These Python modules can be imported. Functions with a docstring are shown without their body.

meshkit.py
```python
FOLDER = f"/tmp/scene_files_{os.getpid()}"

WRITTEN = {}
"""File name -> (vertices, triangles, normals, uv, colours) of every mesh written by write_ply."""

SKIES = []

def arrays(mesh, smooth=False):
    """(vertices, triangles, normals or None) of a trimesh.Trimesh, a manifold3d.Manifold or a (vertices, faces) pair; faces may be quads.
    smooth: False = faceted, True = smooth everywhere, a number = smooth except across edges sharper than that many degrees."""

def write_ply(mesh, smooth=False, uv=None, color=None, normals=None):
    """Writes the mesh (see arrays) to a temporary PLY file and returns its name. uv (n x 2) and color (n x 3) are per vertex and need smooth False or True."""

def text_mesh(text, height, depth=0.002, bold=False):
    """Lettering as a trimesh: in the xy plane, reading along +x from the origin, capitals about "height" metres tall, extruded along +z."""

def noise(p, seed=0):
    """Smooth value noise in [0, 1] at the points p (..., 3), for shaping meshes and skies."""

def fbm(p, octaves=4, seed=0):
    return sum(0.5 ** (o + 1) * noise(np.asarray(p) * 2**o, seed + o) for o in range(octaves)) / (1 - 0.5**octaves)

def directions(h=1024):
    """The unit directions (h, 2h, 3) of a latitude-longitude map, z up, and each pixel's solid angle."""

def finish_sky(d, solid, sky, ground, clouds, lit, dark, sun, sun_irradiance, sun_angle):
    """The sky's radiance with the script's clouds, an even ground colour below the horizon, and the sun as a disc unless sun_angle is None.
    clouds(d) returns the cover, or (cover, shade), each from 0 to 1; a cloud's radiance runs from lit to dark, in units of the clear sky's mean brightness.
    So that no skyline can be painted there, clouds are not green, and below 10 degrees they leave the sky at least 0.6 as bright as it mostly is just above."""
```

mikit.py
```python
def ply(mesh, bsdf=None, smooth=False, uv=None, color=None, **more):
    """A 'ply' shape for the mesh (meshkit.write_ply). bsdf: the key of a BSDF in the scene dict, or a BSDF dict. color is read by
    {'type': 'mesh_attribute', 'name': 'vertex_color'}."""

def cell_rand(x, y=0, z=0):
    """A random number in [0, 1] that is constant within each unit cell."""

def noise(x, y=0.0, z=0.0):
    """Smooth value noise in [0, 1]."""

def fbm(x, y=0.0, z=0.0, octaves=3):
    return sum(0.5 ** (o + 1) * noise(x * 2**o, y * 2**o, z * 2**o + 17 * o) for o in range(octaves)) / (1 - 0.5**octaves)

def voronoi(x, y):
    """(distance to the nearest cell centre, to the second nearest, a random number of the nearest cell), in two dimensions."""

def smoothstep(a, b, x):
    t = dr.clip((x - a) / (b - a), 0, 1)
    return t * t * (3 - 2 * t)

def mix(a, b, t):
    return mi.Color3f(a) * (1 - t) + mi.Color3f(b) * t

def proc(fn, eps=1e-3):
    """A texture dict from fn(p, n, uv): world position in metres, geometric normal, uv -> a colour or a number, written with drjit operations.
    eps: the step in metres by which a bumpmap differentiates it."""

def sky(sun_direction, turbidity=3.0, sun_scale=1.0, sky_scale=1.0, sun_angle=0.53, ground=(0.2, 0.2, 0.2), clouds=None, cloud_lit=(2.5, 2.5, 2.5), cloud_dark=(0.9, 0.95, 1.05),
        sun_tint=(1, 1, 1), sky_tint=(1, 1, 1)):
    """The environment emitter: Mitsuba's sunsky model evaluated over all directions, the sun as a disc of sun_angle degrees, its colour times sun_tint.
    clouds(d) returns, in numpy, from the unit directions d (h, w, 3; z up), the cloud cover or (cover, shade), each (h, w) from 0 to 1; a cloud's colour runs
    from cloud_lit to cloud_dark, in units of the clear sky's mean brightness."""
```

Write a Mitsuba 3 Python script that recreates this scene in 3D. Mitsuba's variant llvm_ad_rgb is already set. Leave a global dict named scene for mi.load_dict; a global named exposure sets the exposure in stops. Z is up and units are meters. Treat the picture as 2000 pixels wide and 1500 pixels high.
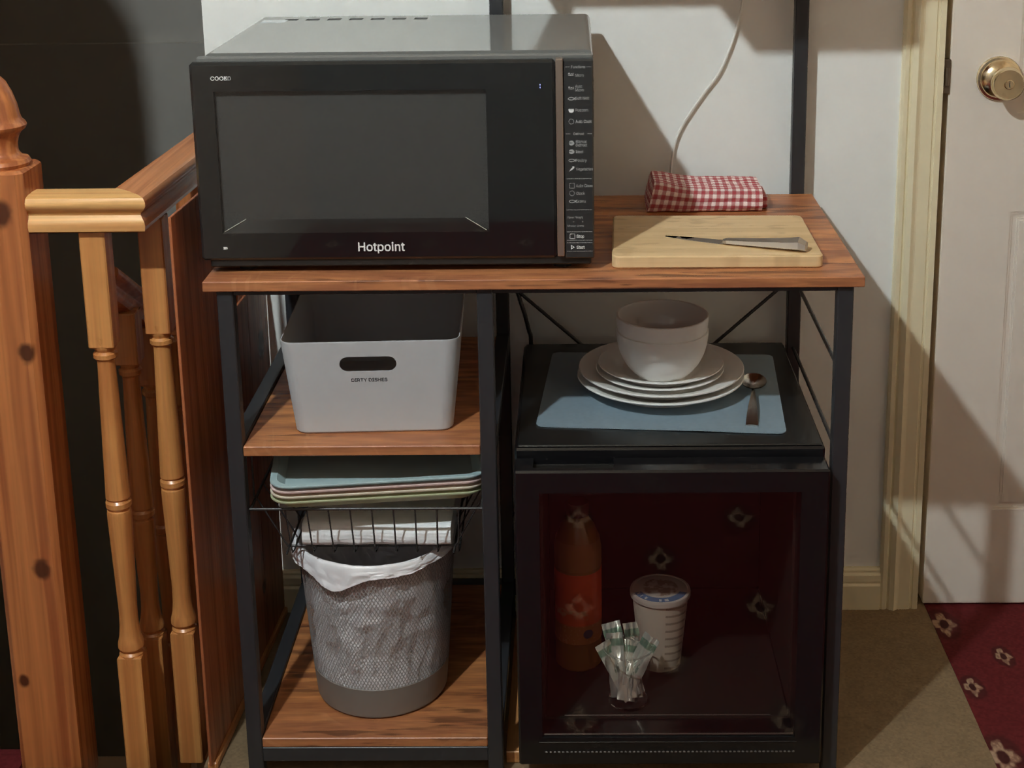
import math, random
import numpy as np, trimesh, drjit as dr, mitsuba as mi
import manifold3d as m3
from shapely.geometry import Polygon, box as sbox
from shapely import affinity
import meshkit, mikit
from mikit import proc, noise, fbm, voronoi, cell_rand, smoothstep, mix

rng = np.random.default_rng(7)
random.seed(7)
T4 = mi.ScalarTransform4f
scene, labels = {}, {}

# ------------------------------------------------------------------ camera
F_PX, CX, CY = 2911.74, 1083.17, 356.27
YAW, PITCH, ROLL = -0.0148, 0.2386, 0.0122
EYE = np.array([0.5101, -1.9317, 1.3802])
_cy, _sy, _cp, _sp = math.cos(YAW), math.sin(YAW), math.cos(PITCH), math.sin(PITCH)
_f = np.array([_sy * _cp, _cy * _cp, -_sp])
_r = np.array([_cy, -_sy, 0.0])
_d = np.cross(_f, _r)
_cr, _sr = math.cos(ROLL), math.sin(ROLL)
_right, _down = _cr * _r + _sr * _d, -_sr * _r + _cr * _d
_m = np.eye(4)
_m[:3, 0], _m[:3, 1], _m[:3, 2], _m[:3, 3] = -_right, -_down, _f, EYE
scene['camera'] = {'type': 'perspective', 'fov': 2 * math.degrees(math.atan(1000 / F_PX)), 'fov_axis': 'x',
                   'principal_point_offset_x': -(CX - 1000) / 2000, 'principal_point_offset_y': (750 - CY) / 1500,
                   'near_clip': 0.05, 'far_clip': 60.0, 'to_world': T4(_m.tolist())}

# ------------------------------------------------------------------ light and exposure
LAMP = (-0.232, -1.384, 2.339)
LAMP_R = 0.028
LAMP_RADIANCE = 4550.0
LAMP_COLOUR = (0.875, 0.985, 1.0)
exposure = 0.0


# ------------------------------------------------------------------ helpers
def ply(mesh, mat, smooth=False, **k):
    return mikit.ply(mesh, mat, smooth=smooth, **k)


def numbered(key):
    if key not in USED:
        USED.add(key)
        return key
    i = 1
    while f'{key}_{i:03d}' in USED:
        i += 1
    USED.add(f'{key}_{i:03d}')
    return f'{key}_{i:03d}'


USED = set()


def thing(name, label, cat=None, group=None, kind=None):
    key = numbered(name)
    labels[key] = {'label': label}
    if cat:
        labels[key]['category'] = cat
    if group:
        labels[key]['group'] = group
    if kind:
        labels[key]['kind'] = kind
    return key


def part(parent, name, mesh, mat, smooth=False, label=None, kind=None, **k):
    key = numbered(f'{parent}__{name}')
    scene[key] = ply(mesh, mat, smooth, **k)
    if label or kind:
        labels[key] = {}
        if label:
            labels[key]['label'] = label
        if kind:
            labels[key]['kind'] = kind
    return key


def single(name, mesh, mat, label, cat=None, group=None, kind=None, smooth=False, **k):
    key = thing(name, label, cat, group, kind)
    scene[key] = ply(mesh, mat, smooth, **k)
    return key


def bx(x0, x1, y0, y1, z0, z1, c=0.0):
    """Box, with chamfered edges of c metres."""
    if c <= 0:
        b = trimesh.creation.box((x1 - x0, y1 - y0, z1 - z0))
        b.apply_translation(((x0 + x1) / 2, (y0 + y1) / 2, (z0 + z1) / 2))
        return b
    pts = []
    for x, sx in ((x0, 1), (x1, -1)):
        for y, sy in ((y0, 1), (y1, -1)):
            for z, sz in ((z0, 1), (z1, -1)):
                pts += [(x, y + sy * c, z + sz * c), (x + sx * c, y, z + sz * c), (x + sx * c, y + sy * c, z)]
    return trimesh.convex.convex_hull(np.array(pts))


def cat(*ms):
    return trimesh.util.concatenate([m for m in ms if m is not None])


def man(mesh):
    return m3.Manifold(m3.Mesh(np.asarray(mesh.vertices, np.float32), np.asarray(mesh.faces, np.uint32)))


def tri(man_):
    m = man_.to_mesh()
    return trimesh.Trimesh(np.array(m.vert_properties[:, :3]), np.array(m.tri_verts), process=False)


def rrect(w, h, r, n=8):
    """Rounded rectangle centred on the origin."""
    return sbox(-w / 2 + r, -h / 2 + r, w / 2 - r, h / 2 - r).buffer(r, quad_segs=n)


def extrude(poly, h):
    return trimesh.creation.extrude_polygon(poly, h, engine='earcut')


def lathe(profile, at=(0, 0, 0), n=64):
    """Revolve (r, z) points about z."""
    m = trimesh.creation.revolve(np.array(profile, float), sections=n)
    if m.volume < 0:
        m.invert()
    m.apply_translation(at)
    return m


def tube(pts, r, sides=8):
    p = np.asarray(pts, float)
    if len(p) == 2:
        p = np.vstack([p[0], (p[0] + p[1]) / 2, p[1]])
    t = np.gradient(p, axis=0)
    t /= np.linalg.norm(t, axis=1, keepdims=True)
    ref = np.array([0, 0, 1.0]) if np.abs(t[:, 2]).mean() < 0.8 else np.array([1.0, 0, 0])
    a = np.cross(t, ref)
    a /= np.linalg.norm(a, axis=1, keepdims=True)
    b = np.cross(t, a)
    ang = np.arange(sides) * 2 * np.pi / sides
    rr = np.broadcast_to(r, (len(p),))
    v = p[:, None] + rr[:, None, None] * (np.cos(ang)[None, :, None] * a[:, None] + np.sin(ang)[None, :, None] * b[:, None])
    i, j = np.meshgrid(np.arange(len(p) - 1), np.arange(sides), indexing='ij')
    q = np.stack([i * sides + j, i * sides + (j + 1) % sides, (i + 1) * sides + (j + 1) % sides, (i + 1) * sides + j], -1).reshape(-1, 4)
    f = np.vstack([q[:, [0, 1, 2]], q[:, [0, 2, 3]]])
    n = len(p) * sides
    verts = np.vstack([v.reshape(-1, 3), p[:1], p[-1:]])
    caps = [[n, (k + 1) % sides, k] for k in range(sides)] + [[n + 1, n - sides + k, n - sides + (k + 1) % sides] for k in range(sides)]
    m = trimesh.Trimesh(verts, np.vstack([f, caps]), process=False)
    m.fix_normals()
    return m


def sweep_profile(prof, p0, p1, up=(0, 0, 1)):
    """A closed (a, b) profile swept straight from p0 to p1; a runs sideways (direction x up), b along up."""
    p0, p1, up = (np.asarray(q, float) for q in (p0, p1, up))
    d = (p1 - p0) / np.linalg.norm(p1 - p0)
    s = np.cross(d, up)
    s /= np.linalg.norm(s)
    u = np.cross(s, d)
    m = extrude(Polygon(prof), np.linalg.norm(p1 - p0))
    v = np.asarray(m.vertices)
    m = trimesh.Trimesh(p0 + v[:, :1] * s + v[:, 1:2] * u + v[:, 2:3] * d, m.faces, process=False)
    m.fix_normals()
    return m


def grid_mesh(P):
    """(n, m, 3) points as a sheet."""
    n, m = P.shape[:2]
    i, j = np.meshgrid(np.arange(n - 1), np.arange(m - 1), indexing='ij')
    a = i * m + j
    q = np.stack([a, a + 1, a + m + 1, a + m], -1).reshape(-1, 4)
    return trimesh.Trimesh(P.reshape(-1, 3), np.vstack([q[:, [0, 1, 2]], q[:, [0, 2, 3]]]), process=False)


def text_front(txt, h, x, y, z, depth=0.0004, bold=False, sx=1.0, centre=False):
    """Lettering upright on a surface that faces -y; x, z of its lower left corner (or centre)."""
    m = meshkit.text_mesh(txt, h, depth, bold)
    v = np.array(m.vertices)
    w = (v[:, 0].max() + v[:, 0].min()) * sx
    off = x - (w / 2 if centre else 0)
    return trimesh.Trimesh(np.stack([off + v[:, 0] * sx, y - v[:, 2], z + v[:, 1]], 1), m.faces, process=False)


# ------------------------------------------------------------------ materials
def principled(c, rough=0.5, two=False, **k):
    b = {'type': 'principled', 'base_color': c if isinstance(c, dict) else {'type': 'rgb', 'value': list(c)}, 'roughness': rough, **k}
    return {'type': 'twosided', 'bsdf': b} if two else b


def bump(inner, fn, scale, eps=1e-3):
    return {'type': 'bumpmap', 'arbitrary': proc(fn, eps), 'scale': scale, 'bsdf': inner}


def paint_tex(c, amt=0.03):
    def fn(p, n, uv):
        k = 1.0 + amt * (fbm(p.x * 9 + 3.1, p.y * 9, p.z * 9, 3) - 0.5) * 2
        return mi.Color3f(*c) * k
    return proc(fn)


M = scene
M['m_wall'] = principled(paint_tex((0.77, 0.775, 0.745), 0.025), 0.75, specular=0.25)
M['m_wall_room'] = principled((0.74, 0.58, 0.43), 0.8, specular=0.2)
M['m_wall_front'] = principled((0.24, 0.24, 0.235), 0.8, specular=0.2)
M['m_wall_stair'] = principled(paint_tex((0.46, 0.43, 0.39), 0.05), 0.8, specular=0.2)
M['m_ceiling'] = principled((0.82, 0.70, 0.56), 0.9, specular=0.1)
M['m_trim'] = principled(paint_tex((0.76, 0.68, 0.47), 0.03), 0.35, specular=0.45)
M['m_door'] = principled(paint_tex((0.72, 0.66, 0.585), 0.02), 0.4, specular=0.4)


def beige_tex(p, n, uv):
    a = fbm(p.x * 260, p.y * 260, 0.3, 2)
    b = fbm(p.x * 45, p.y * 45, 1.7, 3)
    k = 0.55 + 0.55 * a + 0.35 * b
    return mi.Color3f(0.180, 0.126, 0.074) * k


def pile(p, n, uv):
    return fbm(p.x * 300, p.y * 300, p.z * 300, 2)


M['m_beige'] = bump(principled(proc(beige_tex), 0.95, specular=0.1, sheen=0.3), pile, 0.0015)

MOTIFS = [(1.1480, 0.434, 0.026), (1.2238, 0.33, 0.017), (1.1490, 0.239, 0.018), (1.146, 0.052, 0.030), (1.33, 0.43, 0.018),
          (1.31, 0.235, 0.026), (1.23, 0.13, 0.018), (1.33, 0.04, 0.018)]


def motif(dx, dy, s):
    """A four-lobed flower of size s: (cream, dark) cover."""
    dy = dy * 0.55
    r = dr.sqrt(dx * dx + dy * dy) / s
    a = dr.atan2(dy, dx)
    edge = 0.70 + 0.16 * dr.cos(4 * a) + 0.06 * dr.cos(9 * a + 1.0)
    petal = 1 - smoothstep(edge - 0.16, edge + 0.05, r)
    core = 1 - smoothstep(0.26, 0.38, r)
    halo = (1 - smoothstep(0.95, 1.2, r)) * (1 - petal)
    worn = 0.45 + 0.55 * smoothstep(0.30, 0.62, fbm(dx * 210 + 7, dy * 210, 2.0, 2))
    return petal * (1 - core) * worn, dr.maximum(core * 0.8, halo * 0.5)


def red_tex(p, n, uv):
    x, y = p.x + 0.006 * (fbm(p.x * 60, p.y * 60, 4.0, 2) - 0.5), p.y
    # half-drop lattice of flowers, 0.326 x 0.352 m
    u, v = (x - 0.509) / 0.326, (y + 0.882) / 0.352
    du, dv = (u - dr.round(u)) * 0.326, (v - dr.round(v)) * 0.352
    c1, d1 = motif(du, dv, 0.030)
    u2, v2 = u - 0.48, v - 0.485
    du, dv = (u2 - dr.round(u2)) * 0.326, (v2 - dr.round(v2)) * 0.352
    c2, d2 = motif(du, dv, 0.030)
    far = p.y < -0.12
    cream, dark = dr.select(far, dr.maximum(c1, c2), 0.0), dr.select(far, dr.maximum(d1, d2), 0.0)
    for mx, my, s in MOTIFS:
        c, d = motif(x - mx, y - my, s)
        cream, dark = dr.maximum(cream, dr.select(far, 0.0, c)), dr.maximum(dark, dr.select(far, 0.0, d))
    k = 0.7 + 0.6 * fbm(p.x * 240, p.y * 240, 0.7, 2)
    col = mix((0.080, 0.0105, 0.0125), (0.022, 0.009, 0.008), dark)
    col = mix(col, (0.30, 0.20, 0.135), cream)
    return col * k


M['m_red'] = bump(principled(proc(red_tex), 0.95, specular=0.1, sheen=0.25), pile, 0.0015)


def rustic_tex(p, n, uv):
    w = fbm(p.x * 3.0, p.y * 6, p.z * 6, 2) - 0.5
    y = p.y + 0.016 * w
    big = fbm(p.x * 2.3 + 5, p.y * 5.5, 3.0, 2)
    g = fbm(p.x * 11, y * 85, p.z * 85, 4)
    fine = fbm(p.x * 40, y * 360, p.z * 360, 2)
    streak = smoothstep(0.56, 0.70, fbm(p.x * 13 + 4, y * 120, p.z * 120 + 2, 3)) * smoothstep(0.38, 0.60, fbm(p.x * 5 + 9, y * 22, p.z * 22, 2))
    col = mix((0.26, 0.086, 0.033), (0.48, 0.190, 0.064), smoothstep(0.25, 0.75, g))
    col = mix(col, (0.29, 0.115, 0.060), smoothstep(0.42, 0.66, big) * 0.5)
    col = mix(col, (0.085, 0.030, 0.016), streak * 0.75)
    saw = smoothstep(0.60, 0.72, noise(p.x * 110 + 40 * w, p.y * 17, 0.5)) * smoothstep(0.5, 0.62, fbm(p.x * 4, p.y * 9, 9.0, 2))
    col = mix(col, (0.50, 0.25, 0.12), saw * 0.22)
    return col * (0.82 + 0.36 * fine)


M['m_rustic'] = principled(proc(rustic_tex), 0.42, specular=0.4)


def pine(c_light, c_dark, axis, knots=()):
    def fn(p, n, uv):
        l, a, b = {'z': (p.z, p.x, p.y), 'x': (p.x, p.z, p.y), 'y': (p.y, p.x, p.z)}[axis]
        bend = mi.Float(0)
        knot = mi.Float(0)
        for kx, kz, s in knots:
            dx, dz = (a - kx), (l - kz) * 0.75
            d2 = (dx * dx + dz * dz) / (s * s)
            bend = bend + 0.6 * s * dr.exp(-d2 * 0.25) * dr.select(dx > 0, 1.0, -1.0)
            knot = dr.maximum(knot, 1 - smoothstep(0.55, 1.15, dr.sqrt(d2) + 0.3 * (noise(p.x * 160, p.z * 160, p.y * 160) - 0.5)))
        w = 0.012 * (fbm(l * 3.0, a * 9, b * 9, 2) - 0.5)
        rings = fbm((a + bend * 0.5 + w) * 95, l * 1.6, (b + w) * 95, 2)
        fine = fbm(a * 420, l * 9, b * 420, 2)
        t = smoothstep(0.30, 0.72, rings)
        col = mix(c_light, c_dark, t * 0.8)
        col = mix(col, mi.Color3f(*c_dark) * 0.25, knot)
        return col * (0.86 + 0.28 * fine)
    return fn


def varnish(fn, rough=0.34):
    return principled(proc(fn), rough, specular=0.45, clearcoat=0.5, clearcoat_gloss=0.93)


NEWEL_KNOTS = ((-0.2623, 0.662, 0.013), (-0.2718, 0.329, 0.014), (-0.278, 0.864, 0.016), (-0.3156, 0.1475, 0.009))
M['m_pine_post'] = varnish(pine((0.45, 0.155, 0.049), (0.25, 0.062, 0.020), 'z', NEWEL_KNOTS))
M['m_pine_spindle'] = varnish(pine((0.54, 0.235, 0.072), (0.42, 0.145, 0.042), 'z'))
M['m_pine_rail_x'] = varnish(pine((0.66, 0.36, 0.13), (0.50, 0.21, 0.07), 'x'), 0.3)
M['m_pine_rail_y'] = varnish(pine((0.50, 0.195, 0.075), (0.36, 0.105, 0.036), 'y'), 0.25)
M['m_pine_plank'] = varnish(pine((0.55, 0.27, 0.10), (0.40, 0.15, 0.05), 'y'), 0.4)


def panel_tex(p, n, uv):
    return pine_panel(mi.Point3f(p.y, p.y * 0 + 0.3, p.z), n, uv)


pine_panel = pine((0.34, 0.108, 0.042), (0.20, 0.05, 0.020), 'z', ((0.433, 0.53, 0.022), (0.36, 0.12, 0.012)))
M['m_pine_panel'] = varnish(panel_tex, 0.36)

M['m_black_metal'] = principled((0.019, 0.0205, 0.024), 0.42, specular=0.4)
M['m_wire'] = principled((0.02, 0.02, 0.021), 0.35, specular=0.6)
M['m_casing'] = principled((0.13, 0.13, 0.125), 0.10, specular=0.42, metallic=0.05, clearcoat=0.12, clearcoat_gloss=0.98)
M['m_black_gloss'] = principled((0.008, 0.0095, 0.0105), 0.07, specular=0.55)
M['m_black_plastic'] = principled((0.016, 0.016, 0.017), 0.3, specular=0.5)
M['m_black_inner'] = principled((0.010, 0.0095, 0.009), 0.6, specular=0.3)


def mesh_screen(p, n, uv):
    u, v = p.x * 900, p.z * 900
    d = dr.maximum(dr.abs(u - dr.round(u)), dr.abs(v - dr.round(v)))
    return mix((0.02, 0.02, 0.02), (0.072, 0.074, 0.072), smoothstep(0.22, 0.30, d))


M['m_screen'] = principled(proc(mesh_screen), 0.5, specular=0.3)
M['m_panel_face'] = principled((0.017, 0.018, 0.019), 0.33, specular=0.45)
M['m_bronze'] = principled((0.42, 0.34, 0.285), 0.32, metallic=0.85)
M['m_print'] = principled((0.62, 0.62, 0.61), 0.6)
M['m_print_dim'] = principled((0.30, 0.30, 0.30), 0.6)
M['m_sticker'] = principled((0.45, 0.48, 0.50), 0.4)
M['m_grey_plastic'] = principled((0.43, 0.435, 0.445), 0.45, specular=0.35)
M['m_dark_print'] = principled((0.03, 0.03, 0.035), 0.6)
M['m_grey_inner'] = principled((0.03, 0.032, 0.04), 0.8)


def bamboo_tex(p, n, uv):
    s = dr.floor(p.y / 0.021)
    base = cell_rand(s, 3, 1)
    g = fbm(p.x * 7 + 13 * base, p.y * 210, p.z * 210, 3)
    spot = smoothstep(0.66, 0.80, fbm(p.x * 26 + 2, p.y * 70, 1.0, 3)) * 0.28
    col = mix((0.63, 0.445, 0.245), (0.55, 0.375, 0.19), smoothstep(0.3, 0.8, g * 0.7 + base * 0.4))
    return mix(col, (0.30, 0.17, 0.075), spot)


M['m_bamboo'] = principled(proc(bamboo_tex), 0.5, specular=0.3)
M['m_steel'] = {'type': 'roughconductor', 'material': 'none', 'alpha': 0.36, 'specular_reflectance': {'type': 'rgb', 'value': [0.62, 0.59, 0.55]}}
M['m_brass'] = {'type': 'roughconductor', 'material': 'none', 'alpha': 0.05, 'specular_reflectance': {'type': 'rgb', 'value': [0.83, 0.70, 0.48]}}
M['m_old_metal'] = principled((0.16, 0.13, 0.10), 0.4, metallic=0.9)


def gingham(p, n, uv):
    per = 0.0128
    u, v = uv.x / per, uv.y / per
    su = smoothstep(0.2, 0.3, dr.abs(u - dr.round(u)))
    sv = smoothstep(0.2, 0.3, dr.abs(v - dr.round(v)))
    k = (su + sv) * 0.5
    weave = 0.88 + 0.24 * noise(uv.x * 1400, uv.y * 1400)
    col = mix((0.80, 0.66, 0.63), (0.36, 0.060, 0.072), smoothstep(0.0, 0.62, k) * 0.55 + k * 0.45)
    return col * weave


def weave(p, n, uv):
    return noise(uv.x * 900, uv.y * 900)


M['m_gingham'] = bump(principled(proc(gingham), 0.9, two=False, specular=0.1, sheen=0.3), weave, 0.0006)
M['m_gingham'] = {'type': 'twosided', 'bsdf': M['m_gingham']}


def waffle_h(p, n, uv):
    u, v = uv.x / 0.006, uv.y / 0.006
    return dr.maximum(dr.abs(u - dr.round(u)), dr.abs(v - dr.round(v))) * 2


M['m_waffle'] = {'type': 'twosided', 'bsdf': bump(principled((0.86, 0.87, 0.88), 0.9, specular=0.1, sheen=0.3), waffle_h, 0.0009)}
M['m_ceramic'] = principled((0.80, 0.79, 0.765), 0.12, specular=0.5)


def mat_tex(p, n, uv):
    d = 0.96 + 0.10 * fbm(p.x * 240, p.y * 240, 0.2, 2)
    return mi.Color3f(0.185, 0.245, 0.29) * d


M['m_placemat'] = principled(proc(mat_tex), 0.6, specular=0.3)
for nm, c in (('blue', (0.35, 0.47, 0.49)), ('pink', (0.62, 0.47, 0.44)), ('cream', (0.66, 0.60, 0.47)), ('green', (0.42, 0.46, 0.28))):
    M[f'm_tray_{nm}'] = principled(c, 0.4, specular=0.4)
M['m_white_cable'] = principled((0.78, 0.77, 0.73), 0.4)
M['m_bin'] = principled((0.34, 0.325, 0.32), 0.45, specular=0.5)
M['m_bin_base'] = principled((0.155, 0.14, 0.125), 0.5, specular=0.4)


def liner_tex(p, n, uv):
    k = 0.9 + 0.2 * fbm(p.x * 30, p.y * 30, p.z * 22, 3)
    return mi.Color3f(0.70, 0.67, 0.675) * k


M['m_liner'] = principled(proc(liner_tex), 0.35, two=True, specular=0.5)
M['m_liner_fold'] = principled((0.78, 0.77, 0.79), 0.33, two=True, specular=0.5)
M['m_fridge'] = principled((0.005, 0.005, 0.006), 0.12, specular=0.35)
M['m_fridge_top'] = bump(principled((0.006, 0.0065, 0.007), 0.25, specular=0.4), lambda p, n, uv: fbm(p.x * 400, p.y * 400, 0.0, 2), 0.0003)
M['m_fridge_pane'] = {'type': 'thindielectric', 'int_ior': 1.52, 'specular_transmittance': {'type': 'rgb', 'value': [0.80, 0.74, 0.70]}}
M['m_door_pane'] = {'type': 'thindielectric', 'int_ior': 1.42, 'specular_transmittance': {'type': 'rgb', 'value': [0.80, 0.80, 0.80]}}
M['m_glass'] = {'type': 'dielectric', 'int_ior': 1.5, 'ext_ior': 1.0}
M['m_juice'] = principled((0.26, 0.12, 0.03), 0.15, specular=0.5)


def bottle_label(p, n, uv):
    k = fbm(p.x * 60, p.y * 60, p.z * 60, 3)
    band = smoothstep(0.158, 0.163, p.z)
    col = mix((0.42, 0.17, 0.05), (0.62, 0.10, 0.03), band)
    text = smoothstep(0.62, 0.66, noise(p.x * 500, p.z * 330, 0.5)) * (1 - band) * 0.5
    dot = 1 - smoothstep(0.0065, 0.0085, dr.sqrt(dr.square(p.x - 0.523) + dr.square(p.z - 0.146)))
    pale = smoothstep(0.55, 0.7, k) * (smoothstep(0.165, 0.17, p.z) - smoothstep(0.185, 0.19, p.z)) * 0.6
    col = mix(col, (0.60, 0.40, 0.25), dr.maximum(text * 0.4, pale))
    return mix(col, (0.05, 0.05, 0.10), dot)


M['m_bottle_label'] = principled(proc(bottle_label), 0.4)
M['m_bottle_top'] = principled((0.30, 0.15, 0.055), 0.35)
M['m_cap'] = principled((0.10, 0.03, 0.02), 0.4)
POT = (0.6365, 0.191)


def pot_side(p, n, uv):
    a = dr.atan2(p.x - POT[0], -(p.y - POT[1]))
    z = p.z
    stripes = dr.select(a > 0.15, smoothstep(0.30, 0.42, dr.abs(z / 0.0135 + a * 0.35 - dr.round(z / 0.0135 + a * 0.35))), 0.0)
    stripes = stripes * (1 - smoothstep(1.15, 1.25, a)) * smoothstep(0.068, 0.073, z)
    tri_ = dr.select((a > -0.05) & (a < 0.22) & (z > 0.10), 1.0, 0.0) * 0.0
    col = mix((0.66, 0.60, 0.52), (0.30, 0.24, 0.19), stripes * 0.75 + tri_)
    return col


def pot_lid(p, n, uv):
    dx, dy = p.x - POT[0], p.y - POT[1]
    r = dr.sqrt(dx * dx + dy * dy)
    k = fbm(p.x * 130, p.y * 130, 0.4, 3)
    inner = 1 - smoothstep(0.026, 0.029, r)
    col = mix((0.56, 0.52, 0.49), (0.33, 0.24, 0.20), inner * smoothstep(0.35, 0.6, k))
    blue = smoothstep(0.031, 0.033, r) * (1 - smoothstep(0.042, 0.044, r)) * dr.select((dy < -0.012), 1.0, 0.0)
    lett = smoothstep(0.55, 0.62, noise(dr.atan2(dx, dy) * 9, 0.3, 0.1)) * smoothstep(0.035, 0.0355, r) * (1 - smoothstep(0.040, 0.0405, r))
    col = mix(col, (0.13, 0.20, 0.36), blue)
    return mix(col, (0.60, 0.62, 0.66), blue * lett)


M['m_pot'] = principled(proc(pot_side), 0.45)
M['m_pot_lid'] = principled(proc(pot_lid), 0.35)


def sachet_tex(p, n, uv):
    col = mix((0.62, 0.69, 0.66), (0.20, 0.34, 0.28), smoothstep(0.78, 0.81, uv.y) * (1 - smoothstep(0.90, 0.92, uv.y)))
    col = mix((0.50, 0.50, 0.49), col, smoothstep(0.36, 0.40, uv.y))
    pr = smoothstep(0.60, 0.66, noise(uv.x * 16, uv.y * 22, 0.2)) * smoothstep(0.3, 0.34, uv.y) * (1 - smoothstep(0.52, 0.56, uv.y)) * smoothstep(0.3, 0.34, uv.x) * (1 - smoothstep(0.66, 0.70, uv.x))
    return mix(col, (0.14, 0.22, 0.19), pr * 0.8)


M['m_sachet'] = principled(proc(sachet_tex), 0.27, two=True, metallic=0.45)
M['m_cardboard'] = principled((0.36, 0.25, 0.15), 0.8)
M['m_lampglow'] = principled((0.8, 0.8, 0.8), 0.6)

# ================================================================== the room
H_CEIL = 2.44
WY = 0.5
fl = thing('floor', 'carpeted landing floor, beige under the rack and patterned red around it', kind='structure')
part(fl, 'beige_carpet', cat(bx(-0.058, 1.13, -0.14, WY + 0.05, -0.06, 0.0), bx(-0.24, -0.058, -0.14, 0.015, -0.06, 0.0)), 'm_beige', label='plain beige pile carpet under the rack', kind='structure')
part(fl, 'red_carpet', cat(bx(1.13, 3.2, -0.14, WY + 0.05, -0.06, 0.001), bx(-2.2, 3.2, -3.4, -0.14, -0.06, 0.001), bx(-2.2, -0.337, -0.14, 0.08, -0.06, 0.001), bx(-0.337, -0.24, -0.14, 0.015, -0.06, 0.001)), 'm_red',
     label='red carpet with small cream flower motifs', kind='structure')

single('ceiling', bx(-2.3, 3.3, -3.5, 2.5, H_CEIL, H_CEIL + 0.1), 'm_ceiling', 'plain ceiling above the landing', kind='structure')
single('wall_back', cat(bx(-0.1, 1.09, WY, WY + 0.10, -0.06, H_CEIL), bx(1.09, 1.98, WY, WY + 0.10, 2.02, H_CEIL), bx(1.98, 3.2, WY, WY + 0.10, -0.06, H_CEIL)), 'm_wall',
       'white painted wall behind the rack', kind='structure')
single('wall_right', bx(2.2, 2.3, -3.1, WY + 0.1, -0.06, H_CEIL), 'm_wall_room', 'painted wall on the right, outside the picture', kind='structure')
single('wall_front', bx(-2.3, 3.3, -3.2, -3.1, -0.06, H_CEIL), 'm_wall_front', 'painted wall behind the photographer', kind='structure')
single('wall_outer', bx(-2.3, -2.2, -3.5, 2.4, -2.6, H_CEIL), 'm_wall_room', 'painted wall far on the left', kind='structure')
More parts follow.
